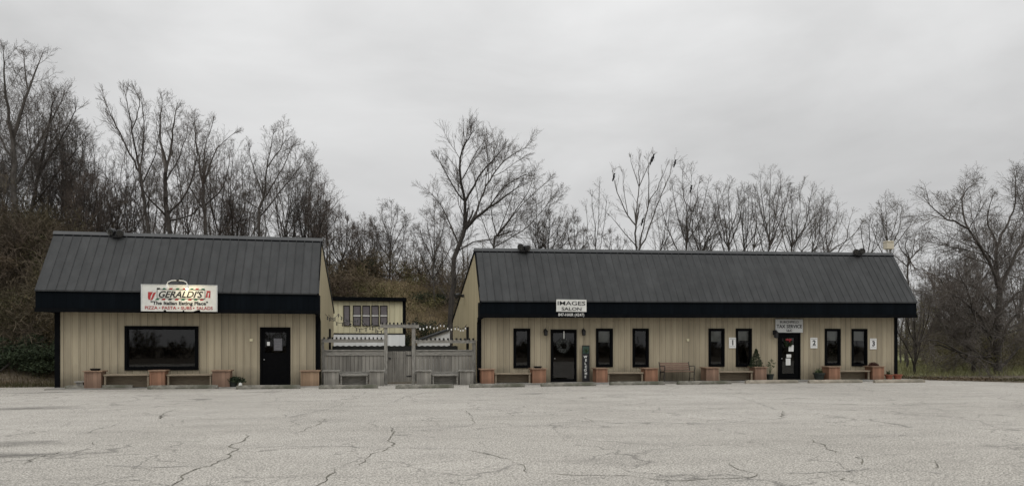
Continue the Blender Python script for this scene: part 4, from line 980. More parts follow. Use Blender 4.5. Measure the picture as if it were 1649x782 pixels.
# dark drip stains stay in the roof; beige box on posts at the right end
x, z = gx(1431, 30.5), gz(1431, 397, 30.5)
t = thing('siren_box', 'beige box on two short posts behind the right end of the long ridge', 'roof box', (x, 30.5, z - .8))
b = MB(); b.cbox(x - .19, x + .19, 30.35, 30.65, z - .12, z + .20, .02); bo = b.build('box', M['beige'], t)
MB().cbox(x - .20, x + .17, 30.33, 30.66, z + .201, z + .26, .015).build('lid', M['beige'], t)
for s_ in (-.08, .08): MB().tube([(x + s_, 30.5, z - .9), (x + s_, 30.5, z - .12)], .025, 6).build('post', M['grey_post'], t)
# gable flood light of office
x, z = gx(742, 33.2), gz(742, 476, 33.2)
t = thing('gable_light', 'dark security light on the left gable of the long building', 'wall lamp', (RX0 - .05, 32.5, gz(742, 476, 32.5)))
yy = 32.5; zg = gz(745, 476, 32.5)
MB().cbox(RX0 - .12, RX0 - .03, yy - .07, yy + .07, zg - .07, zg + .07, .02).build('base', M['iron'], t)
MB().tube([(RX0 - .1, yy, zg), (RX0 - .28, yy - .05, zg + .02), (RX0 - .42, yy - .1, zg - .03)], [.05, .11, .13], 10).build('lamp_head', M['iron'], t)

# ------------------------------------------------------------------ string lights
def string(pts, lab, nb, m='bulb_off', sag=.25):
    P = [Vector((gx(px, D), D, gz(px, py, D))) for px, py, D in pts]
    t = thing('string_lights', lab, 'string lights', P[0], 'string lights above the courtyard')
    path = []
    for a, b in zip(P[:-1], P[1:]):
        for i in range(8): s_ = i / 8; path.append(a.lerp(b, s_) - Vector((0, 0, sag * 4 * s_ * (1 - s_))))
    path.append(P[-1]); MB().tube(path, .010, 4).build('wire', M['iron'], t)
    for i in range(nb):
        q = path[int((i + .5) / nb * (len(path) - 1))]
        MB().lathe((q.x, q.y, q.z - .16), [(.01, 0), (.026, .03), (.03, .06), (.016, .10)], 8).build('bulb', M[m], t)
        MB().tube([(q.x, q.y, q.z - .06), (q.x, q.y, q.z)], .02, 6).build('socket', M['iron'], t)
string([(521, 501, 31), (545, 505, 34), (580, 512, 37), (616, 521, 28.6)], 'string of small bulbs from the restaurant gable across to the gate beam', 16)
string([(523, 497, 33), (560, 515, 36), (600, 520, 33), (624, 519, 28.6)], 'lower string of bulbs crossing in front of the shuttered windows', 14, sag=.35)
string([(668, 519, 28.6), (690, 520, 30), (712, 518, 33), (736, 524, 33), (752, 522, 31)], 'string of pale bulbs from the gate beam to the long building', 16, m='bulb_soft', sag=.15)

# ------------------------------------------------------------------ trees
def tube_arrays(segs, n):
    """segs: array (k,8) p0 p1 r0 r1 -> verts, quads; n==2 gives flat ribbons"""
    S = np.asarray(segs, float)
    p0, p1, r0, r1 = S[:, 0:3], S[:, 3:6], S[:, 6:7], S[:, 7:8]
    d = p1 - p0; d /= np.linalg.norm(d, axis=1, keepdims=True) + 1e-9
    ref = np.where(np.abs(d[:, 2:3]) < .9, np.array([[0, 0, 1.0]]), np.array([[1.0, 0, 0]]))
    u = np.cross(d, ref); u /= np.linalg.norm(u, axis=1, keepdims=True) + 1e-9; w = np.cross(d, u)
    k = len(S)
    if n == 2:
        ph = np.random.RandomState(1).uniform(0, 6.283, (k, 1)); uu = u * np.cos(ph) + w * np.sin(ph)
        V = np.stack([p0 - uu * r0, p0 + uu * r0, p1 + uu * r1, p1 - uu * r1], 1).reshape(-1, 3)
        Fq = (np.arange(k)[:, None] * 4 + np.array([[0, 1, 2, 3]]))
        return V, Fq
    A_s = [2 * math.pi * i / n for i in range(n)]
    ring0 = [p0 + (u * math.cos(a) + w * math.sin(a)) * r0 for a in A_s]; ring1 = [p1 + (u * math.cos(a) + w * math.sin(a)) * r1 for a in A_s]
    V = np.stack(ring0 + ring1, 1).reshape(-1, 3); base = np.arange(k)[:, None] * 2 * n
    Fq = np.concatenate([base + np.array([[i, (i + 1) % n, n + (i + 1) % n, n + i]]) for i in range(n)], 0)
    return V, Fq
def fast_mesh(name, V, Fq, m, smooth=False):
    me = bpy.data.meshes.new(name); me.vertices.add(len(V)); me.vertices.foreach_set('co', np.asarray(V, 'f').ravel())
    me.loops.add(Fq.size); me.loops.foreach_set('vertex_index', Fq.astype('i').ravel()); me.polygons.add(len(Fq))
    me.polygons.foreach_set('loop_start', np.arange(len(Fq), dtype='i') * 4); me.polygons.foreach_set('loop_total', np.full(len(Fq), 4, 'i'))
    me.materials.append(m); me.update(calc_edges=True)
    if smooth: me.shade_smooth()
    return me
def merge(parts):
    V, Fq, o = [], [], 0
    for v, f in parts:
        V.append(v); Fq.append(f + o); o += len(v)
    return np.concatenate(V), np.concatenate(Fq)

def nrm(v):
    l_ = math.sqrt(v[0] * v[0] + v[1] * v[1] + v[2] * v[2]) + 1e-9; return (v[0] / l_, v[1] / l_, v[2] / l_)
def side_dir(d, ang, rr):
    a = (rr.gauss(0, 1), rr.gauss(0, 1), rr.gauss(0, 1)); k = a[0] * d[0] + a[1] * d[1] + a[2] * d[2]
    u = nrm((a[0] - k * d[0], a[1] - k * d[1], a[2] - k * d[2])); c, s = math.cos(ang), math.sin(ang)
    return (d[0] * c + u[0] * s, d[1] * c + u[1] * s, d[2] * c + u[2] * s)
MINR = .0056
def grow(S, p, d, L, r, lvl, mx, rr, up=.10, wig=.16, dens=1.0, ang=.7, ratio=.5):
    n = max(2, min(9, int(L / .28))) if lvl < 4 else 2; st = L / n
    pts = [(p, r, d)]
    for i in range(n):
        wg = wig if lvl < 3 else wig * .75; d = nrm((d[0] + rr.gauss(0, wg), d[1] + rr.gauss(0, wg), d[2] + rr.gauss(0, wg) + up))
        q = (p[0] + d[0] * st, p[1] + d[1] * st, p[2] + d[2] * st); r2 = max(MINR * .7, r * (1 - .55 * st / L * 1.6)) if lvl < mx else max(MINR * .6, r * (1 - .5 / n))
        S[min(lvl, 4)].append((*p, *q, r, r2)); p, r = q, r2; pts.append((p, r, d))
    if lvl >= mx: return
    spawn(S, pts, L, lvl, mx, rr, up, wig, dens, ang, ratio, .15)
def spawn(S, pts, L, lvl, mx, rr, up, wig, dens, ang, ratio, t0):
    n = len(pts) - 1; cnt = int(dens * ((3 + L * 2.0) if lvl < 2 else (3.6 + L * 3.0)) + rr.random())
    for j in range(cnt):
        t = t0 + (1 - t0) * (j + rr.random()) / cnt; i = min(n, max(0, int(t * n))); q, rq, dq = pts[i]
        t2 = t * n - i
        if i < n: a = pts[i + 1][0]; q = tuple(q[k] + (a[k] - q[k]) * t2 for k in range(3))
        l2 = L * (ratio if lvl < 2 else .56) * (1.05 - .58 * t) * rr.uniform(.6, 1.25)
        if l2 < .15: l2 = .15
        grow(S, q, side_dir(dq, rr.uniform(.6, 1.25) * ang, rr), l2, max(MINR, min(rq * .62, l2 * .0095 + .002)), lvl + 1, mx, rr, up, wig, dens, ang, ratio)

def finish_tree(name, S, base, label, mtrunk, mtwig, group=None, cat='tree', smooth=True):
    t = thing(name, label, cat, base, group)
    tr = merge([tube_arrays(S[k], n) for k, n in ((0, 8), (1, 6)) if S[k]])
    me1 = fast_mesh('trunk', tr[0] - np.array(base), tr[1], mtrunk, smooth)
    parts = []
    if S[2]: parts.append(tube_arrays(S[2], 3))
    for k in (3, 4):
        if S[k]: parts.append(tube_arrays(S[k], 3 if k == 3 else 2))
    cr = merge(parts); me2 = fast_mesh('crown', cr[0] - np.array(base), cr[1], mtwig)
    for nm, me in (('trunk', me1), ('crown', me2)):
        o = bpy.data.objects.new(nm, me); COL.objects.link(o); o.parent = t
    return t
NSEG = [0]
def limb_tree(name, label, D, base_px, limbs, seed, mt='bark', mw='twig', dens=1.0, mx=4, up=.07, ang=.80, ratio=.38, group=None, drift=1.9, mul=.72):
    """limbs: (r0, r1, [(px,py)...]); each limb wanders in depth so that the crown is round"""
    rr = random.Random(seed); S = [[], [], [], [], []]
    bx = gx(base_px, D); base = (bx, D, tz(bx, D) - .1)
    shared = {}
    for li, (r0, r1, pp) in enumerate(limbs):
        key = pp[0]; y = shared.get(key, 0.0) if li else 0.0
        dy = 0 if li == 0 else rr.uniform(-1, 1) * drift * .45
        pts = []
        P = []
        for i, (px, py) in enumerate(pp):
            yy = y + dy * i; shared[(px, py)] = yy; DD = D + yy
            P.append(Vector((gx(px, DD), DD, gz(px, py, DD))))
        if li == 0: P[0].z = min(P[0].z, base[2]) if P[0].z > base[2] else P[0].z; P = [Vector(base)] + P[1:] if len(P) > 1 else P
        if li: P[-1] = P[-2].lerp(P[-1], .80)
        Q = []
        for a, b in zip(P[:-1], P[1:]):
            k = max(2, int((b - a).length / .45)); ia = P.index(a); pa = P[max(0, ia - 1)]; pb = P[min(len(P) - 1, ia + 2)]
            for i in range(k):
                u = i / k; q_ = .5 * ((2 * a) + (b - pa) * u + (2 * pa - 5 * a + 4 * b - pb) * u * u + (3 * a - pa - 3 * b + pb) * u ** 3)
                Q.append(q_ + Vector((rr.gauss(0, .03), rr.gauss(0, .04), rr.gauss(0, .02))) * (0 if i == 0 else 1))
        Q.append(P[-1]); n = len(Q) - 1; L = sum((Q[i + 1] - Q[i]).length for i in range(n)); prev = r0
        for i in range(n):
            ra = r0 + (r1 - r0) * (i / n); rb = r0 + (r1 - r0) * ((i + 1) / n); d = tuple((Q[i + 1] - Q[i]).normalized())
            S[0 if li == 0 else 1].append((*Q[i], *Q[i + 1], ra * mul, rb * mul)); pts.append((tuple(Q[i]), ra, d))
        pts.append((tuple(Q[n]), r1, d))
        spawn(S, pts, L * .8, 1, mx, rr, up, .09, dens * 1.25, ang, ratio * (1.5 if li else 1.1), .35 if li == 0 else .10)
        [grow(S, tuple(Q[n]), side_dir(d, .25 * kk, rr), L * .15, r1 * .7, 2, mx, rr, up, .09, dens, ang, ratio) for kk in range(3)]
    NSEG[0] += sum(map(len, S))
    return finish_tree(name, S, base, label, M[mt], M[mw], group)

limb_tree('bare_tree', 'tall bare tree leaning right with wide fanning crown behind the gap between the buildings', 42, 722, [
    (.26, .17, [(722, 500), (730, 440), (739, 395), (748, 369)]), (.16, .03, [(748, 369), (749, 325), (742, 292), (741, 255), (750, 230), (760, 212)]),
    (.15, .03, [(748, 369), (765, 351), (787, 334), (813, 316), (838, 298)]), (.10, .025, [(749, 325), (770, 285), (794, 258), (812, 236)]),
    (.09, .02, [(765, 351), (775, 318), (800, 273), (830, 246), (850, 236)]), (.07, .02, [(749, 325), (730, 300), (717, 276), (703, 250)]),
    (.08, .02, [(739, 395), (727, 365), (717, 343), (700, 318), (690, 308)]), (.07, .02, [(736, 405), (761, 390), (796, 384), (826, 377)]),
    (.06, .02, [(787, 334), (812, 300), (840, 284), (852, 280)]), (.05, .02, [(742, 292), (758, 262), (772, 238), (782, 222)])], 5, dens=1.0, ang=.6, up=.06, mx=4)
limb_tree('bare_tree', 'bare tree with many straight ascending limbs and dark birds near its top', 41, 1027, [
    (.10, .07, [(1026, 480), (1025, 401), (1024, 363)]), (.06, .018, [(1024, 363), (1011, 347), (991, 299), (986, 275)]), (.07, .018, [(1024, 363), (1026, 333), (1029, 301), (1029, 250)]),
    (.09, .05, [(1026, 480), (1030, 401), (1036, 368), (1044, 331)]), (.05, .016, [(1044, 331), (1045, 290), (1043, 250)]), (.045, .016, [(1044, 331), (1062, 294), (1076, 262)]),
    (.07, .018, [(1030, 401), (1048, 359), (1069, 304), (1086, 258)]), (.04, .016, [(1029, 301), (1046, 262), (1054, 247)]), (.05, .016, [(1024, 395), (1000, 368), (981, 345)]),
    (.035, .014, [(1011, 347), (1005, 310), (1002, 270)]), (.035, .014, [(1029, 301), (1019, 270), (1015, 252)])], 8, dens=.55, ang=.5, up=.10, ratio=.26)
limb_tree('large_bare_tree', 'large spreading bare tree at the right edge with low arching limbs over the grass', 33, 1608, [
    (.30, .19, [(1608, 606), (1606, 560), (1607, 510), (1610, 465)]), (.14, .03, [(1610, 465), (1585, 409), (1559, 368), (1518, 348), (1492, 325)]),
    (.15, .03, [(1610, 465), (1605, 399), (1632, 340), (1636, 275)]), (.08, .02, [(1559, 368), (1549, 322), (1578, 284)]), (.14, .03, [(1610, 465), (1640, 400), (1668, 330), (1660, 268)]),
    (.14, .03, [(1604, 590), (1560, 560), (1534, 540), (1508, 506), (1495, 490)]), (.12, .03, [(1606, 560), (1570, 500), (1530, 470), (1496, 466)]), (.12, .03, [(1612, 590), (1640, 560), (1680, 548)]),
    (.12, .03, [(1610, 500), (1640, 470), (1680, 455)]), (.10, .03, [(1605, 540), (1575, 520), (1560, 475), (1540, 430)]), (.09, .02, [(1605, 399), (1590, 350), (1600, 310)]),
    (.10, .03, [(1606, 575), (1560, 572), (1520, 552), (1490, 545)]), (.10, .03, [(1608, 595), (1590, 540), (1565, 520), (1530, 500)]), (.10, .03, [(1608, 570), (1625, 520), (1650, 500), (1668, 510)]), (.09, .03, [(1607, 510), (1580, 470), (1550, 455), (1520, 440)]), (.09, .03, [(1610, 585), (1585, 560), (1560, 530), (1510, 525)]), (.09, .02, [(1610, 465), (1600, 420), (1575, 395), (1560, 385)]), (.09, .03, [(1608, 530), (1640, 520), (1665, 470)])], 17, 'bark', dens=1.1, ang=.9, up=.02, ratio=.36)
limb_tree('bare_tree', 'tallest thick-trunked bare tree near the left edge of the photo', 43, 23, [
    (.26, .17, [(23, 440), (23, 344), (22, 280), (21, 224)]), (.15, .03, [(21, 224), (46, 146), (69, 85)]), (.13, .03, [(21, 224), (9, 155), (5, 72)]), (.10, .03, [(23, 300), (50, 250), (85, 190), (105, 150)]),
    (.08, .02, [(22, 260), (-10, 200), (-30, 130)]), (.08, .02, [(46, 146), (40, 110), (38, 85)]), (.08, .02, [(23, 330), (-5, 280), (-40, 240)])], 21, 'bark_g', dens=1.05, up=.09)
limb_tree('bare_tree', 'bare tree with two slanting limbs just right of the tallest left edge tree', 45, 51, [
    (.20, .12, [(51, 440), (51, 339), (62, 280)]), (.11, .03, [(62, 280), (78, 206), (90, 150)]), (.10, .03, [(62, 280), (95, 230), (128, 165)]), (.08, .02, [(51, 339), (85, 290), (140, 220)]), (.06, .02, [(62, 280), (45, 220), (40, 170)])], 22, 'bark', dens=1.0)
limb_tree('bare_tree', 'bare tree leaning left above the middle of the smaller roof', 44, 240, [
    (.15, .11, [(242, 440), (239, 371), (230, 310), (226, 279)]), (.09, .02, [(226, 279), (198, 224), (178, 185), (168, 158)]), (.09, .02, [(226, 279), (212, 210), (200, 140)]), (.07, .02, [(226, 279), (232, 210), (225, 150)]), (.06, .02, [(226, 300), (250, 250), (258, 190)]),
    (.05, .02, [(212, 210), (225, 170), (214, 138)])], 23, 'bark', dens=.85, ang=.5, ratio=.3)
limb_tree('bare_tree', 'dark sturdy bare tree with low curving side limbs above the smaller roof', 43, 272, [
    (.23, .13, [(270, 440), (272, 362), (267, 310), (268, 270)]), (.12, .03, [(268, 270), (276, 233), (285, 165)]), (.10, .02, [(268, 270), (258, 215), (262, 150)]), (.09, .02, [(270, 345), (300, 310), (318, 250), (310, 190)]),
    (.09, .02, [(270, 350), (240, 320), (222, 290)]), (.08, .02, [(272, 355), (310, 345), (325, 320)]), (.06, .02, [(268, 290), (290, 250), (305, 200)])], 24, 'bark', dens=.95, up=.1)
limb_tree('bare_tree', 'bare tree with spreading pale twigs right of the dark sturdy tree', 44, 331, [
    (.17, .11, [(331, 440), (331, 371), (327, 320), (327, 298)]), (.09, .02, [(327, 298), (318, 240), (312, 185)]), (.08, .02, [(327, 298), (350, 238), (382, 210)]), (.07, .02, [(331, 330), (360, 300), (372, 245)]), (.06, .02, [(327, 298), (330, 240), (345, 190)]),
    (.06, .02, [(329, 340), (305, 300), (296, 250)])], 25, 'bark_g', 'twig_r', dens=.85, ratio=.32)
limb_tree('bare_tree', 'bare tree with fan of fine twigs above the right end of the smaller roof', 45, 420, [
    (.15, .10, [(420, 440), (417, 362), (424, 320)]), (.08, .02, [(424, 320), (430, 270), (442, 205)]), (.08, .02, [(424, 320), (456, 270), (476, 225)]), (.07, .02, [(417, 350), (458, 300), (498, 250)]), (.06, .02, [(424, 320), (408, 270), (400, 235)]),
    (.06, .02, [(430, 270), (455, 230), (452, 200)]), (.06, .02, [(424, 340), (395, 320), (388, 270)])], 26, 'bark_g', dens=.95)
limb_tree('bare_tree', 'bare tree with limbs fanning right behind the left end of the long roof', 46, 795, [
    (.13, .09, [(797, 470), (795, 398), (800, 380)]), (.07, .02, [(800, 380), (840, 330), (890, 285)]), (.07, .02, [(800, 380), (850, 310), (862, 275)]), (.06, .02, [(795, 398), (850, 365), (905, 300)]), (.06, .02, [(800, 380), (790, 330), (800, 290)]),
    (.05, .02, [(800, 380), (820, 330), (830, 290)]), (.05, .02, [(795, 398), (775, 350), (770, 330)])], 27, 'bark_g', dens=.9)
# smaller custom ones over the long roof
def vase(px, top, w, D, seed, label, dens=.8, mt='bark', mw='twig', nl=6, lean=0, base_py=430, r=.11, name='bare_tree', group=None, ang=.75, ratio=.34, up=.07, mx=4):
    dens = min(dens, 1.08) * .95; rr = random.Random(seed); limbs = [(r, r * .6, [(px, 480), (px + rr.uniform(-3, 3), base_py), (px + lean * .2 + rr.uniform(-4, 4), base_py - (base_py - top) * .22)])]
    fk = limbs[0][2][-1]; bb_ = limbs[0][2][1]
    for i in range(nl):
        u = -1 + 2 * (i + .5) / nl + rr.uniform(-.15, .15); s_ = fk if i % 3 else (bb_[0], bb_[1])
        ht = (base_py - top) * (1 - .35 * abs(u) ** 1.5) * rr.uniform(.88, 1.0)
        ex = px + lean + u * w; ey = base_py - ht
        limbs.append((r * .5, .016, [s_, (s_[0] + (ex - s_[0]) * .55 + rr.uniform(-5, 5), s_[1] + (ey - s_[1]) * .42), (s_[0] + (ex - s_[0]) * .85, s_[1] + (ey - s_[1]) * .75), (ex, ey)]))
    return limb_tree(name, label, D, px, limbs, seed, mt, mw, dens, mx, up, ang, ratio, group)
G2 = 'bare trees behind the long roof'
vase(962, 290, 24, 45, 31, 'thin sparse bare tree left of the tree with birds', .5, nl=4, r=.07, group=G2)
vase(1108, 262, 51, 44, 32, 'broad bare tree right of the tree with birds', .75, nl=7, group=G2)
vase(1128, 330, 40, 46, 33, 'low dense bare tree crowding the foot of the broad tree', 1.3, nl=6, group=G2)
vase(1172, 285, 35, 44, 34, 'slim bare tree near the middle of the long roof', .8, nl=6, group=G2)
vase(1196, 300, 29, 46, 35, 'small slim bare tree between the middle pair of trees', .7, nl=5, group=G2)
vase(1236, 272, 45, 43, 36, 'rounded bare tree right of middle above the long roof', .8, nl=7, group=G2, lean=4)
vase(1275, 285, 54, 45, 37, 'bare tree with limbs sweeping right above the tax sign', .75, nl=7, group=G2, lean=14)
vase(1330, 322, 45, 44, 38, 'low curved bare tree near the right ridge flood light', .6, nl=5, group=G2, lean=22)
vase(1435, 308, 37, 46, 39, 'small bare tree directly behind the beige roof box', .9, nl=6, group=G2)
vase(1462, 372, 40, 42, 40, 'bare tree rising past the right end of the long roof', .9, nl=6, group=G2)
vase(1398, 350, 35, 48, 41, 'short bare tree behind the right ridge flood light', .7, nl=5, group=G2)
vase(1080, 385, 40, 48, 43, 'very low bare tree peeping over the middle of the long ridge', .7, nl=5, group=G2, base_py=450)
vase(1150, 318, 44, 47, 62, 'small tree leaning left between the broad and the slim tree', .7, nl=6, group=G2, lean=-14, r=.08)
vase(1212, 292, 40, 48, 63, 'slender tree leaning right behind the rounded one', .6, nl=6, group=G2, lean=16, r=.08)
vase(1302, 318, 46, 47, 64, 'wide low tree left of the low curved one', .7, nl=7, group=G2, lean=20, r=.08)
vase(1062, 322, 36, 46, 65, 'leaning thin tree just right of the tree with birds', .6, nl=6, group=G2, lean=14, r=.07)
vase(992, 372, 30, 47, 66, 'low twiggy tree at the foot of the tree with birds', .8, nl=6, group=G2, lean=-10, r=.06)
vase(862, 300, 44, 48, 67, 'hazy tree leaning right over the left flood light of the long ridge', .8, nl=7, group=G2, lean=18, r=.08)
G3 = 'bare trees on the hill'
vase(628, 322, 36, 50, 44, 'grey bare tree on the hill above the shuttered windows', 1.1, nl=7, group=G3, base_py=440)
vase(548, 335, 34, 49, 45, 'dark twiggy tree just right of the smaller roof', 1.5, 'bark', 'twig_r', nl=7, group=G3, base_py=450)
vase(585, 350, 30, 50, 46, 'dense reddish twiggy tree left of the grey hill tree', 1.5, 'bark', 'twig_r', nl=7, group=G3, base_py=450)
vase(490, 245, 28, 50, 47, 'hazy fine twigged tree at the right end of the smaller roof', 1.3, 'bark_g', 'twig', nl=7, group=G3)
vase(512, 300, 22, 48, 48, 'narrow reddish tree touching the right end of the smaller ridge', 1.2, 'bark', 'twig_r', nl=6, group=G3)
vase(700, 330, 34, 47, 49, 'thin upright tree left of the tall leaning tree', 1.1, 'bark_g', 'twig', nl=7, group=G3, base_py=450)
vase(885, 345, 38, 48, 50, 'low dense dark tree behind the salon end of the long roof', 1.6, nl=8, group=G3)
vase(925, 352, 26, 50, 51, 'low dark tree right of the dense one above the salon sign', 1.3, nl=6, group=G3)
vase(145, 275, 45, 45, 52, 'bushy bare tree above the left end of the smaller roof', 1.3, 'bark', 'twig_r', nl=8, group=G3)
vase(108, 165, 42, 47, 53, 'tall hazy tree behind the left end of the smaller roof', 1.1, 'bark_g', 'twig', nl=8, group=G3)
vase(185, 290, 36, 46, 54, 'reddish bushy tree beside the ridge flood light', 1.3, 'bark', 'twig_r', nl=7, group=G3)
vase(375, 285, 34, 47, 55, 'bushy low tree between the two fan shaped trees', 1.2, 'bark', 'twig_r', nl=7, group=G3)
vase(-15, 120, 50, 48, 56, 'bare tree cut off by the left edge of the photo', 1.1, 'bark_g', nl=8, group=G3)
LT = [(72, 128, 46, 48, 'tall grey tree between the two left edge giants'), (160, 222, 52, 49, 'grey tree filling behind the left end of the smaller ridge'), (208, 212, 44, 48, 'fine twigged tree behind the left leaning one'),
      (300, 196, 50, 49, 'grey tree behind the dark sturdy tree'), (354, 226, 48, 48, 'fine twigged tree between the pale twigged and the fan tree'), (398, 262, 44, 49, 'low grey tree left of the fan of fine twigs'),
      (458, 222, 44, 49, 'grey tree overlapping the fan of fine twigs'), (508, 275, 34, 51, 'short grey tree at the right end of the smaller ridge'), (-30, 200, 50, 47, 'dense tree at the far left frame edge'),
      (120, 250, 50, 46, 'brown twiggy tree low above the left roof corner'), (245, 280, 50, 47, 'brown twiggy tree low behind the leaning trunk'), (560, 352, 40, 52, 'low twiggy tree behind the dark one by the gable'),
      (600, 366, 36, 53, 'low twiggy tree behind the rear building'), (655, 380, 34, 54, 'low thin tree near the gap of bright sky'), (680, 395, 34, 51, 'low thin tree left of the tall leaning trunk')]
for q_, (px, top, w_, D_t, lab) in enumerate(LT):
    vase(px, top, w_, D_t, 300 + q_, lab, .74, 'bark' if q_ % 3 == 1 else 'bark_g', 'twig_r' if q_ % 2 else 'twig', nl=8, group=G3, lean=(q_ * 7) % 17 - 8, r=.10, base_py=430 if top < 340 else 455)
G4 = 'bare trees right of the long building'
vase(1475, 455, 36, 33, 57, 'multi stemmed bushy tree beside the right corner of the long building', .8, 'bark', 'twig', nl=8, group=G4, base_py=590, r=.12, ang=.7)
vase(1540, 395, 50, 40, 58, 'bare tree between the building corner and the large spreading tree', .8, 'bark_g', 'twig', nl=8, group=G4, base_py=560)
vase(1505, 410, 34, 46, 59, 'grey bare tree behind the bushy corner tree', .8, 'bark_g', 'twig', nl=7, group=G4, base_py=560)
vase(1580, 370, 44, 47, 60, 'hazy bare tree behind the large spreading tree', .8, 'bark_g', 'twig', nl=7, group=G4, base_py=560)
vase(1640, 360, 44, 46, 61, 'bare tree behind the right edge of the large tree', .8, 'bark', 'twig', nl=7, group=G4, base_py=560)
limb_tree('arching_tree', 'low sprawling dark tree with arching limbs beside the large tree trunk', 34.5, 1570, [
    (.16, .12, [(1572, 604), (1568, 585), (1562, 565)]), (.11, .03, [(1562, 565), (1530, 520), (1500, 495), (1484, 500)]), (.10, .03, [(1562, 565), (1540, 490), (1515, 450), (1500, 440)]),
    (.10, .03, [(1562, 565), (1570, 480), (1590, 440), (1620, 430)]), (.10, .03, [(1568, 585), (1530, 562), (1505, 555), (1488, 570)]), (.09, .03, [(1562, 565), (1600, 500), (1635, 480), (1665, 490)]), (.09, .03, [(1568, 585), (1610, 545), (1645, 530), (1670, 545)]),
    (.08, .03, [(1562, 565), (1550, 520), (1545, 470), (1555, 430)])], 91, 'bark', 'twig_r', dens=1.1, ang=1.0, up=-.01, ratio=.4)
print('tree segs', NSEG[0])

# background row, instances sharing three crowns
protos = []
for s_ in range(4):
    rr = random.Random(100 + s_); S = [[], [], [], [], []]
    p = (0, 0, 0); d = (0, 0, 1); pts = []
    for i in range(6):
        q = (p[0] + rr.gauss(0, .07), p[1] + rr.gauss(0, .07), p[2] + .9); S[0].append((*p, *q, .12 - .01 * i, .11 - .01 * i)); pts.append((p, .11, (0, 0, 1))); p = q
    pts.append((p, .06, (0, 0, 1))); spawn(S, pts, 6.5, 0, 4, rr, .12, .14, .72, .7, .5, .15); grow(S, p, (0, 0, 1), 2, .05, 1, 4, rr, .10, .14, .8, .7)
    tr = tube_arrays(S[0], 6)
    cr = merge([tube_arrays(S[1], 4), tube_arrays(S[2], 3), tube_arrays(S[3], 2), tube_arrays(S[4], 2)])
    protos.append((fast_mesh('trunk', *tr, M['bark_g'], True), fast_mesh('crown', *cr, M['twig'] if s_ % 2 else M['twig_r'])))
rr = random.Random(77)
def back_tree(px, D, top, i):
    x = gx(px, D); z = tz(x, D) - .1; h = max(3.0, gz(px, top, D) - z); s_ = h / 9.0
    t = thing('background_tree', 'small bare tree in the crowded row behind the buildings', 'tree', (x, D, z), 'small bare background trees')
    t.scale = (s_ * rr.uniform(.8, 1.1), s_ * rr.uniform(.8, 1.1), s_); t.rotation_euler = (0, 0, rr.uniform(0, 6.28))
    for nm, me in zip(('trunk', 'crown'), protos[i % 4]): o = bpy.data.objects.new(nm, me); COL.objects.link(o); o.parent = t
i = 0
for px in range(-60, 530, 12): back_tree(px + rr.uniform(-8, 8), rr.uniform(50, 62), 285 + rr.uniform(-35, 55) + (20 if px > 350 else 0), i); i += 1
for px in range(530, 960, 15): (back_tree(px + rr.uniform(-6, 6), rr.uniform(51, 62), 385 + rr.uniform(-35, 35), i) if not (635 < px < 712 and i % 2) else 0); i += 1
for px in range(1100, 1440, 34): back_tree(px + rr.uniform(-8, 8), rr.uniform(52, 62), 385 + rr.uniform(-10, 25), i); i += 1
for px in range(1445, 1700, 16): back_tree(px + rr.uniform(-6, 6), rr.uniform(50, 75), 440 + rr.uniform(-30, 30), i); i += 1

# ------------------------------------------------------------------ brush (uncountable tangle)
def brush_proto(seed, mx=3, L=2.6, up=.02, wig=.3):
    rr = random.Random(seed); S = [[], [], [], [], []]
    for k in range(7):
        a = rr.uniform(0, 6.28); el = rr.uniform(.5, 1.3)
        grow(S, (rr.gauss(0, .3), rr.gauss(0, .3), -.1), (math.cos(a) * math.cos(el), math.sin(a) * math.cos(el), math.sin(el)), L * rr.uniform(.7, 1.2), .025, 1, mx, rr, up, wig, 1.0, .8, .55)
    return np.array(S[1] + S[2] + S[3] + S[4])
BP = [brush_proto(200 + i) for i in range(4)]
def place(spots, seed):
    rs = np.random.RandomState(seed); out = []
    for x, y, s_ in spots:
        S = BP[rs.randint(4)].copy(); a = rs.uniform(0, 6.283); c, s = math.cos(a), math.sin(a)
        for o_ in (0, 3):
            X, Y_, Z_ = S[:, o_].copy(), S[:, o_ + 1].copy(), S[:, o_ + 2].copy()
            S[:, o_] = (X * c - Y_ * s) * s_ + x; S[:, o_ + 1] = (X * s + Y_ * c) * s_ + y; S[:, o_ + 2] = Z_ * s_ + tz(x, y)
        S[:, 6:8] = np.maximum(S[:, 6:8], .009)
        out.append(S)
    S = np.concatenate(out); print('brush', len(S)); return tube_arrays(S, 2)
def add_stuff(name, V, Fq, m, label, cat):
    me = fast_mesh(name, V, Fq, m); o = bpy.data.objects.new(name, me); COL.objects.link(o); return stuff(o, label, cat)
rs = np.random.RandomState(4)
sp = [(gx(px, D), D, s_) for px, D, s_ in zip(rs.uniform(-90, 110, 95), rs.uniform(34.6, 50, 95), rs.uniform(.8, 1.7, 95))]
sp = [(x, y, s_ * (.75 if y < 36 else 1)) for x, y, s_ in sp if x < -12.2 or y > 40]
add_stuff('thicket', *place(sp, 1), M['brush'], 'brown tangled thicket covering the bank at the left edge', 'thicket')
sp = [(gx(px, D), D, s_) for px, D, s_ in zip(rs.uniform(110, 780, 120), rs.uniform(46, 53, 120), rs.uniform(.7, 1.3, 120))]
sp = [q for q in sp if not (0 < q[0] < 3.5 and q[1] < 50)]
add_stuff('hill_brush', *place(sp, 2), M['brush_h'], 'brown brush growing along the hill behind the buildings', 'brush')
sp = [(gx(px, D), D, s_) for px, D, s_ in zip(rs.uniform(1500, 1760, 40), rs.uniform(36, 52, 40), rs.uniform(.8, 1.5, 40))]
sp += [(gx(px, D), D, s_) for px, D, s_ in zip(rs.uniform(1455, 1760, 44), rs.uniform(60, 85, 44), rs.uniform(1.2, 2.2, 44))]
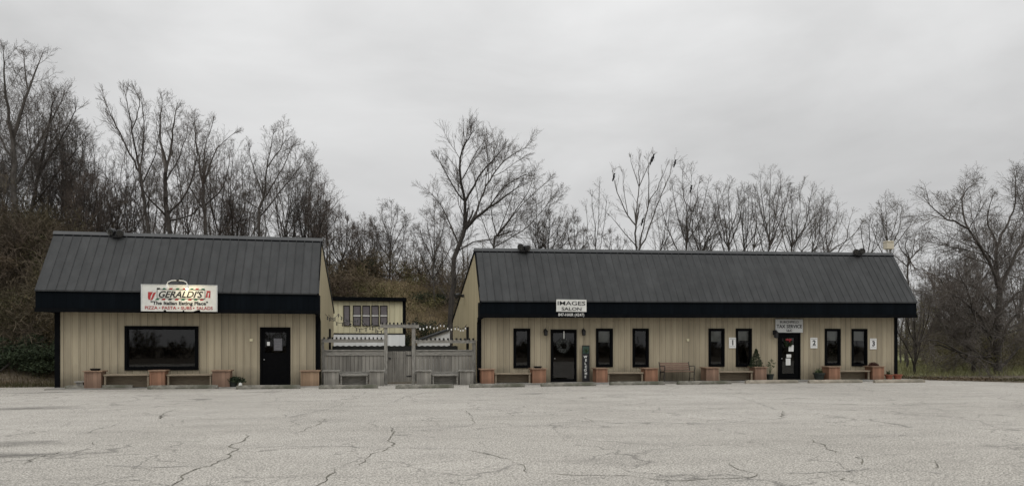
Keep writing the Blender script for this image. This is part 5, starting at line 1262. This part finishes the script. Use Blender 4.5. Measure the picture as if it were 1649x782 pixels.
sp = [q for q in sp if q[0] > RX1 + 1.8]
add_stuff('brush', *place(sp, 3), M['brush_r'], 'olive brown brush in front of the field at the right edge', 'brush')

# dead leaves / vines caught in the brush
def leaf_cloud(spots, n, size, seed, flat=1.0):
    rs = np.random.RandomState(seed); Vs = []
    for x, y, z, rx, rz_ in spots:
        c = rs.normal(0, 1, (n, 3)); c /= np.linalg.norm(c, axis=1, keepdims=True); c *= rs.uniform(0, 1, (n, 1)) ** .45
        P = np.array([x, y, z]) + c * np.array([rx, rx, rz_]); Vs.append(P)
    P = np.concatenate(Vs); k = len(P)
    u = rs.normal(0, 1, (k, 3)); u /= np.linalg.norm(u, axis=1, keepdims=True); v = np.cross(u, rs.normal(0, 1, (k, 3))); v /= np.linalg.norm(v, axis=1, keepdims=True)
    s_ = size * rs.uniform(.5, 1.4, (k, 1))
    V = np.stack([P - u * s_ * .5, P + v * s_ * .3, P + u * s_ * .5, P - v * s_ * .3], 1).reshape(-1, 3)
    return V, np.arange(k)[:, None] * 4 + np.array([[0, 1, 2, 3]])
sp = []
for px, D in zip(rs.uniform(-80, 100, 60), rs.uniform(34, 48, 60)):
    x = gx(px, D)
    if x < -12.6 or D > 41: sp.append((x, D, tz(x, D) + rs.uniform(.2, 2.2), rs.uniform(.5, 1.2), rs.uniform(.3, .9)))
add_stuff('vine_leaves', *leaf_cloud(sp, 600, .085, 5), M['deadleaf'], 'brown dead vine leaves caught in the thicket at left', 'vines')
sp = []
for px, D in zip(rs.uniform(1465, 1700, 12), rs.uniform(34, 50, 12)):
    x = gx(px, D); sp.append((x, D, tz(x, D) + rs.uniform(.5, 2.6), rs.uniform(.4, 1.1), rs.uniform(.3, .8)))
for px, py, D, rx, rz_ in ((1590, 560, 33.2, .8, .5), (1620, 540, 33.2, .7, .8), (1605, 585, 32.8, 1.0, .35), (1560, 520, 34, .9, .5), (1640, 560, 33.4, .8, .6), (1470, 500, 33, .7, .7), (1480, 540, 33.4, .6, .6), (1600, 480, 33.5, .8, .6), (1530, 480, 35, .9, .7)):
    for _ in range(2): sp.append((gx(px, D) + rs.uniform(-.7, .7), D + rs.uniform(-.5, .8), max(.3, gz(px, py, D) + rs.uniform(-.4, .4)), rx, rz_))
V_, F_q = leaf_cloud(sp, 300, .065, 6)
M['vine_o'] = mat('vine_olive', (.085, .078, .033), (.16, .14, .06), scale=1.2, rough=1)
add_stuff('vine_leaves', V_, F_q, M['vine_o'], 'olive vines hanging in the brush at right', 'vines')
sp = []
for px, D in zip(rs.uniform(525, 780, 34), rs.uniform(46, 52, 34)):
    x = gx(px, D); sp.append((x, D, tz(x, D) + rs.uniform(.2, 1.4), rs.uniform(.5, 1.1), rs.uniform(.3, .8)))
add_stuff('vine_leaves', *leaf_cloud(sp, 380, .10, 8), M['vine_o'], 'olive brown vines on the hill between the buildings', 'vines')
# dark evergreen bushes; the left row is added for the shadow under the thicket
def bush(px, D, rx, rz_, n, lab, seed, dz=0):
    x = gx(px, D); z = tz(x, D); rs2 = np.random.RandomState(seed)
    sp = [(x + rs2.uniform(-.85, .85) * rx, D + rs2.uniform(-.5, .5), z + dz + rz_ * rs2.uniform(.15, .95), rx * rs2.uniform(.12, .38), rz_ * rs2.uniform(.15, .45)) for _ in range(18)]
    V, Fq = leaf_cloud(sp, n // 18, .085, seed); t = thing('evergreen_bush', lab, 'bush', (x, D, z))
    me = fast_mesh('foliage', V - np.array([x, D, z]), Fq, M['evergreen']); o = bpy.data.objects.new('foliage', me); COL.objects.link(o); o.parent = t
    st = MB()
    for _ in range(6): a = rs2.uniform(0, 6.28); st.tube([(x, D, z - .05), (x + math.cos(a) * rx * .5, D + math.sin(a) * .3, z + rz_)], [.03, .01], 5)
    st.build('stems', M['bark'], t)
bush(-5, 32.6, 2.6, .95, 9000, 'dark low foliage added at the left edge for the shadow below the thicket', 1); bush(50, 32.9, 2.2, .9, 8000, 'dark low foliage added for the bank shadow left of the smaller building corner', 2)
bush(20, 33.6, 2.6, 1.0, 8000, 'dark foliage added for the bank shadow behind the two low ones at left', 12)
bush(545, 47, 1.0, 1.1, 3500, 'dark green ivy bush just right of the smaller building', 3); bush(575, 50, 1.3, 1.6, 4500, 'dark green bush on the hill above the shuttered windows', 4)
bush(650, 44, 1.0, 1.0, 3500, 'dark shrub at the right end of the rear building', 5); bush(690, 44.5, 1.9, 1.5, 3800, 'dark shrub above the pale lean-to', 6)
bush(712, 47.5, 2.0, 1.1, 3800, 'dark green shrub below the tall leaning tree', 7)

# pale grasses: dry on the hill, green at right
def blades(n, xr, yr, h, seed, lean=.35, cond=None, w=.012):
    rs = np.random.RandomState(seed); x = rs.uniform(*xr, n); y = rs.uniform(*yr, n)
    if cond is not None: k = cond(x, y); x, y = x[k], y[k]
    n = len(x); z = terrain(x, y); hh = h * rs.uniform(.5, 1.3, n); a = rs.uniform(0, 6.28, n); lx, ly = rs.normal(0, lean, n) * hh, rs.normal(0, lean, n) * hh
    dx, dy = np.cos(a) * w, np.sin(a) * w
    V = np.stack([np.stack([x - dx, y - dy, z - .02], 1), np.stack([x + dx, y + dy, z - .02], 1), np.stack([x + dx * .2 + lx, y + dy * .2 + ly, z + hh], 1), np.stack([x - dx * .2 + lx, y - dy * .2 + ly, z + hh], 1)], 1).reshape(-1, 3)
    return V, np.arange(n)[:, None] * 4 + np.array([[0, 1, 2, 3]])
add_stuff('dry_grass', *blades(26000, (-3, 8), (44, 52), .55, 3, w=.018), M['straw'], 'dry straw coloured grass on top of the hill between the buildings', 'dry grass')
add_stuff('bank_grass', *blades(9000, (-26, -11.6), (29.0, 34), .16, 4, w=.012), M['deadleaf'], 'dry litter and grass at the foot of the left bank', 'dry grass')
add_stuff('grass', *blades(42000, (23, 60), (30.5, 60), .22, 5, w=.016, cond=lambda x, y: x > 24.5), M['grassb'], 'green grass field behind the brush at right', 'grass')
add_stuff('edge_litter', *leaf_cloud([(x, 28.9 - (x - ax) * .72 if x > ax else 29.2, .05, .7, .09) for x in np.arange(ax - 1.5, 40, .5)], 260, .07, 9), M['deadleaf'], 'dark fallen leaves along the right edge of the parking lot', 'leaf litter')

# far woods: right of the field, and the low treeline across the road that the windows reflect
def far_woods(name, xs_, ys_, hs, label, m, seed, thick):
    rs = np.random.RandomState(seed); out = []
    for x, y, h in zip(xs_, ys_, hs):
        S = BP[rs.randint(4)].copy(); s_ = h / 3.2; a = rs.uniform(0, 6.28); c, s = math.cos(a), math.sin(a)
        for o_ in (0, 3):
            X, Y_, Z_ = S[:, o_].copy(), S[:, o_ + 1].copy(), S[:, o_ + 2].copy()
            S[:, o_] = (X * c - Y_ * s) * s_ + x; S[:, o_ + 1] = (X * s + Y_ * c) * s_ + y; S[:, o_ + 2] = np.maximum(Z_, 0) * s_ * 1.2 + tz(x, y)
        S[:, 6:8] = np.maximum(S[:, 6:8] * s_, thick); out.append(S)
    V, Fq = tube_arrays(np.concatenate(out), 2); add_stuff(name, V, Fq, m, label, 'woods')
n = 46; far_woods('distant_woods', rs.uniform(45, 190, n), rs.uniform(95, 135, n), rs.uniform(5, 9, n), 'distant grey brown woods beyond the field at right', M['brush_r'], 5, .05)
n = 110; far_woods('roadside_woods', rs.uniform(-70, 70, n), rs.uniform(-42, -32, n), np.where(rs.rand(n) < .2, 4.5, 2.6) * rs.uniform(.7, 1.1, n), 'low woods across the road mirrored in the windows', M['brush'], 6, .03)

# birds in the tree
for px, py, lab in ((1052, 253, 'dark bird at the very top of the tree with ascending limbs'), (1087, 262, 'dark bird on the right tip of the tree with ascending limbs'), (988.5, 284, 'dark bird on the left tip of the tree with ascending limbs'),
                    (1034.5, 356, 'dark bird low beside the stem of the tree with ascending limbs'), (1113, 303, 'dark bird in the broad tree'), (1049, 258, 'dark bird just below the topmost bird')):
    x, z = gx(px, 41), gz(px, py, 41); t = thing('perched_bird', lab, 'bird', (x, 41, z), 'dark birds perched in the bare trees')
    MB().ball((x, 41, z), .085, (.75, .8, 1.5), 12).ball((x + .03, 40.97, z + .145), .052, (1, 1, 1), 10).build('body', M['bird'], t, smooth=True)
    MB().tube([(x - .03, 41.02, z - .1), (x - .06, 41.06, z - .28)], [.05, .03], 6).build('tail', M['bird'], t)
    MB().tube([(x + .09, 40.95, z + .18), (x + .13, 40.93, z + .175)], [.015, .004], 5).build('beak', M['iron'], t)

# ------------------------------------------------------------------ world, sun, camera
w = bpy.data.worlds.new('World'); scene.world = w; w.use_nodes = True
nt = w.node_tree; n = nt.nodes; l = nt.links; n.clear()
out = n.new('ShaderNodeOutputWorld')
SUN_EL, SUN_AZ = R(52), R(200)
sky = n.new('ShaderNodeTexSky'); sky.sky_type = 'NISHITA'; sky.sun_disc = False; sky.sun_elevation = SUN_EL; sky.sun_rotation = SUN_AZ
hs = n.new('ShaderNodeHueSaturation'); hs.inputs['Saturation'].default_value = .12; l.new(sky.outputs[0], hs.inputs['Color'])
b1 = n.new('ShaderNodeBackground'); b1.inputs[1].default_value = .08; l.new(hs.outputs[0], b1.inputs[0])
tc = n.new('ShaderNodeTexCoord'); sp_ = n.new('ShaderNodeSeparateXYZ'); l.new(tc.outputs['Generated'], sp_.inputs[0])
rmp = n.new('ShaderNodeValToRGB'); e = rmp.color_ramp.elements
while len(e) < 5: e.new(.5)
for k, (p, c) in enumerate(((0, .54), (.18, .565), (.32, .63), (.46, .76), (1, 1.0))): e[k].position = p; e[k].color = (c * .995, c * .998, c * 1.0, 1)
l.new(sp_.outputs['Z'], rmp.inputs[0])
mp = n.new('ShaderNodeMapping'); mp.inputs['Scale'].default_value = (1, 1, 2.6); l.new(tc.outputs['Generated'], mp.inputs[0])
nz = n.new('ShaderNodeTexNoise'); nz.inputs['Scale'].default_value = 2.1; nz.inputs['Detail'].default_value = 7; nz.inputs['Roughness'].default_value = .52; nz.inputs['Distortion'].default_value = .35; l.new(mp.outputs[0], nz.inputs['Vector'])
mr = n.new('ShaderNodeMapRange'); mr.inputs[1].default_value = .28; mr.inputs[2].default_value = .72; mr.inputs[3].default_value = .92; mr.inputs[4].default_value = 1.34; l.new(nz.outputs['Fac'], mr.inputs[0])
# overcast dome is brighter overhead than near the horizon
z2 = n.new('ShaderNodeMapRange'); z2.inputs[1].default_value = .45; z2.inputs[2].default_value = 1.0; z2.inputs[3].default_value = 1.0; z2.inputs[4].default_value = 1.75; l.new(sp_.outputs['Z'], z2.inputs[0])
mm = n.new('ShaderNodeMath'); mm.operation = 'MULTIPLY'; l.new(mr.outputs[0], mm.inputs[0]); l.new(z2.outputs[0], mm.inputs[1])
b2 = n.new('ShaderNodeBackground'); l.new(rmp.outputs[0], b2.inputs[0]); l.new(mm.outputs[0], b2.inputs[1])
ms = n.new('ShaderNodeMixShader'); ms.inputs[0].default_value = .93; l.new(b1.outputs[0], ms.inputs[1]); l.new(b2.outputs[0], ms.inputs[2]); l.new(ms.outputs[0], out.inputs[0])

sd = bpy.data.lights.new('sun', 'SUN'); sd.energy = .55; sd.angle = R(25); sd.color = (1, .97, .92)
so = bpy.data.objects.new('sun', sd); COL.objects.link(so)
dirv = Vector((math.sin(SUN_AZ) * math.cos(SUN_EL), math.cos(SUN_AZ) * math.cos(SUN_EL), math.sin(SUN_EL)))
so.rotation_euler = dirv.to_track_quat('Z', 'Y').to_euler(); so.location = (0, 0, 30)

cd = bpy.data.cameras.new('camera'); cd.sensor_width = 36; cd.lens = 36 * F / 1649; cd.shift_y = (HY - 391) / 1649; cd.clip_end = 3000; cd.clip_start = .1
co = bpy.data.objects.new('camera', cd); COL.objects.link(co); co.location = (0, 0, H); co.rotation_euler = (R(90), 0, -TH)
scene.camera = co
scene.view_settings.view_transform = 'Standard'; scene.view_settings.look = 'None'; scene.view_settings.exposure = 0
scene.render.resolution_x = 1024; scene.render.resolution_y = 485
print('objects', len(bpy.data.objects))
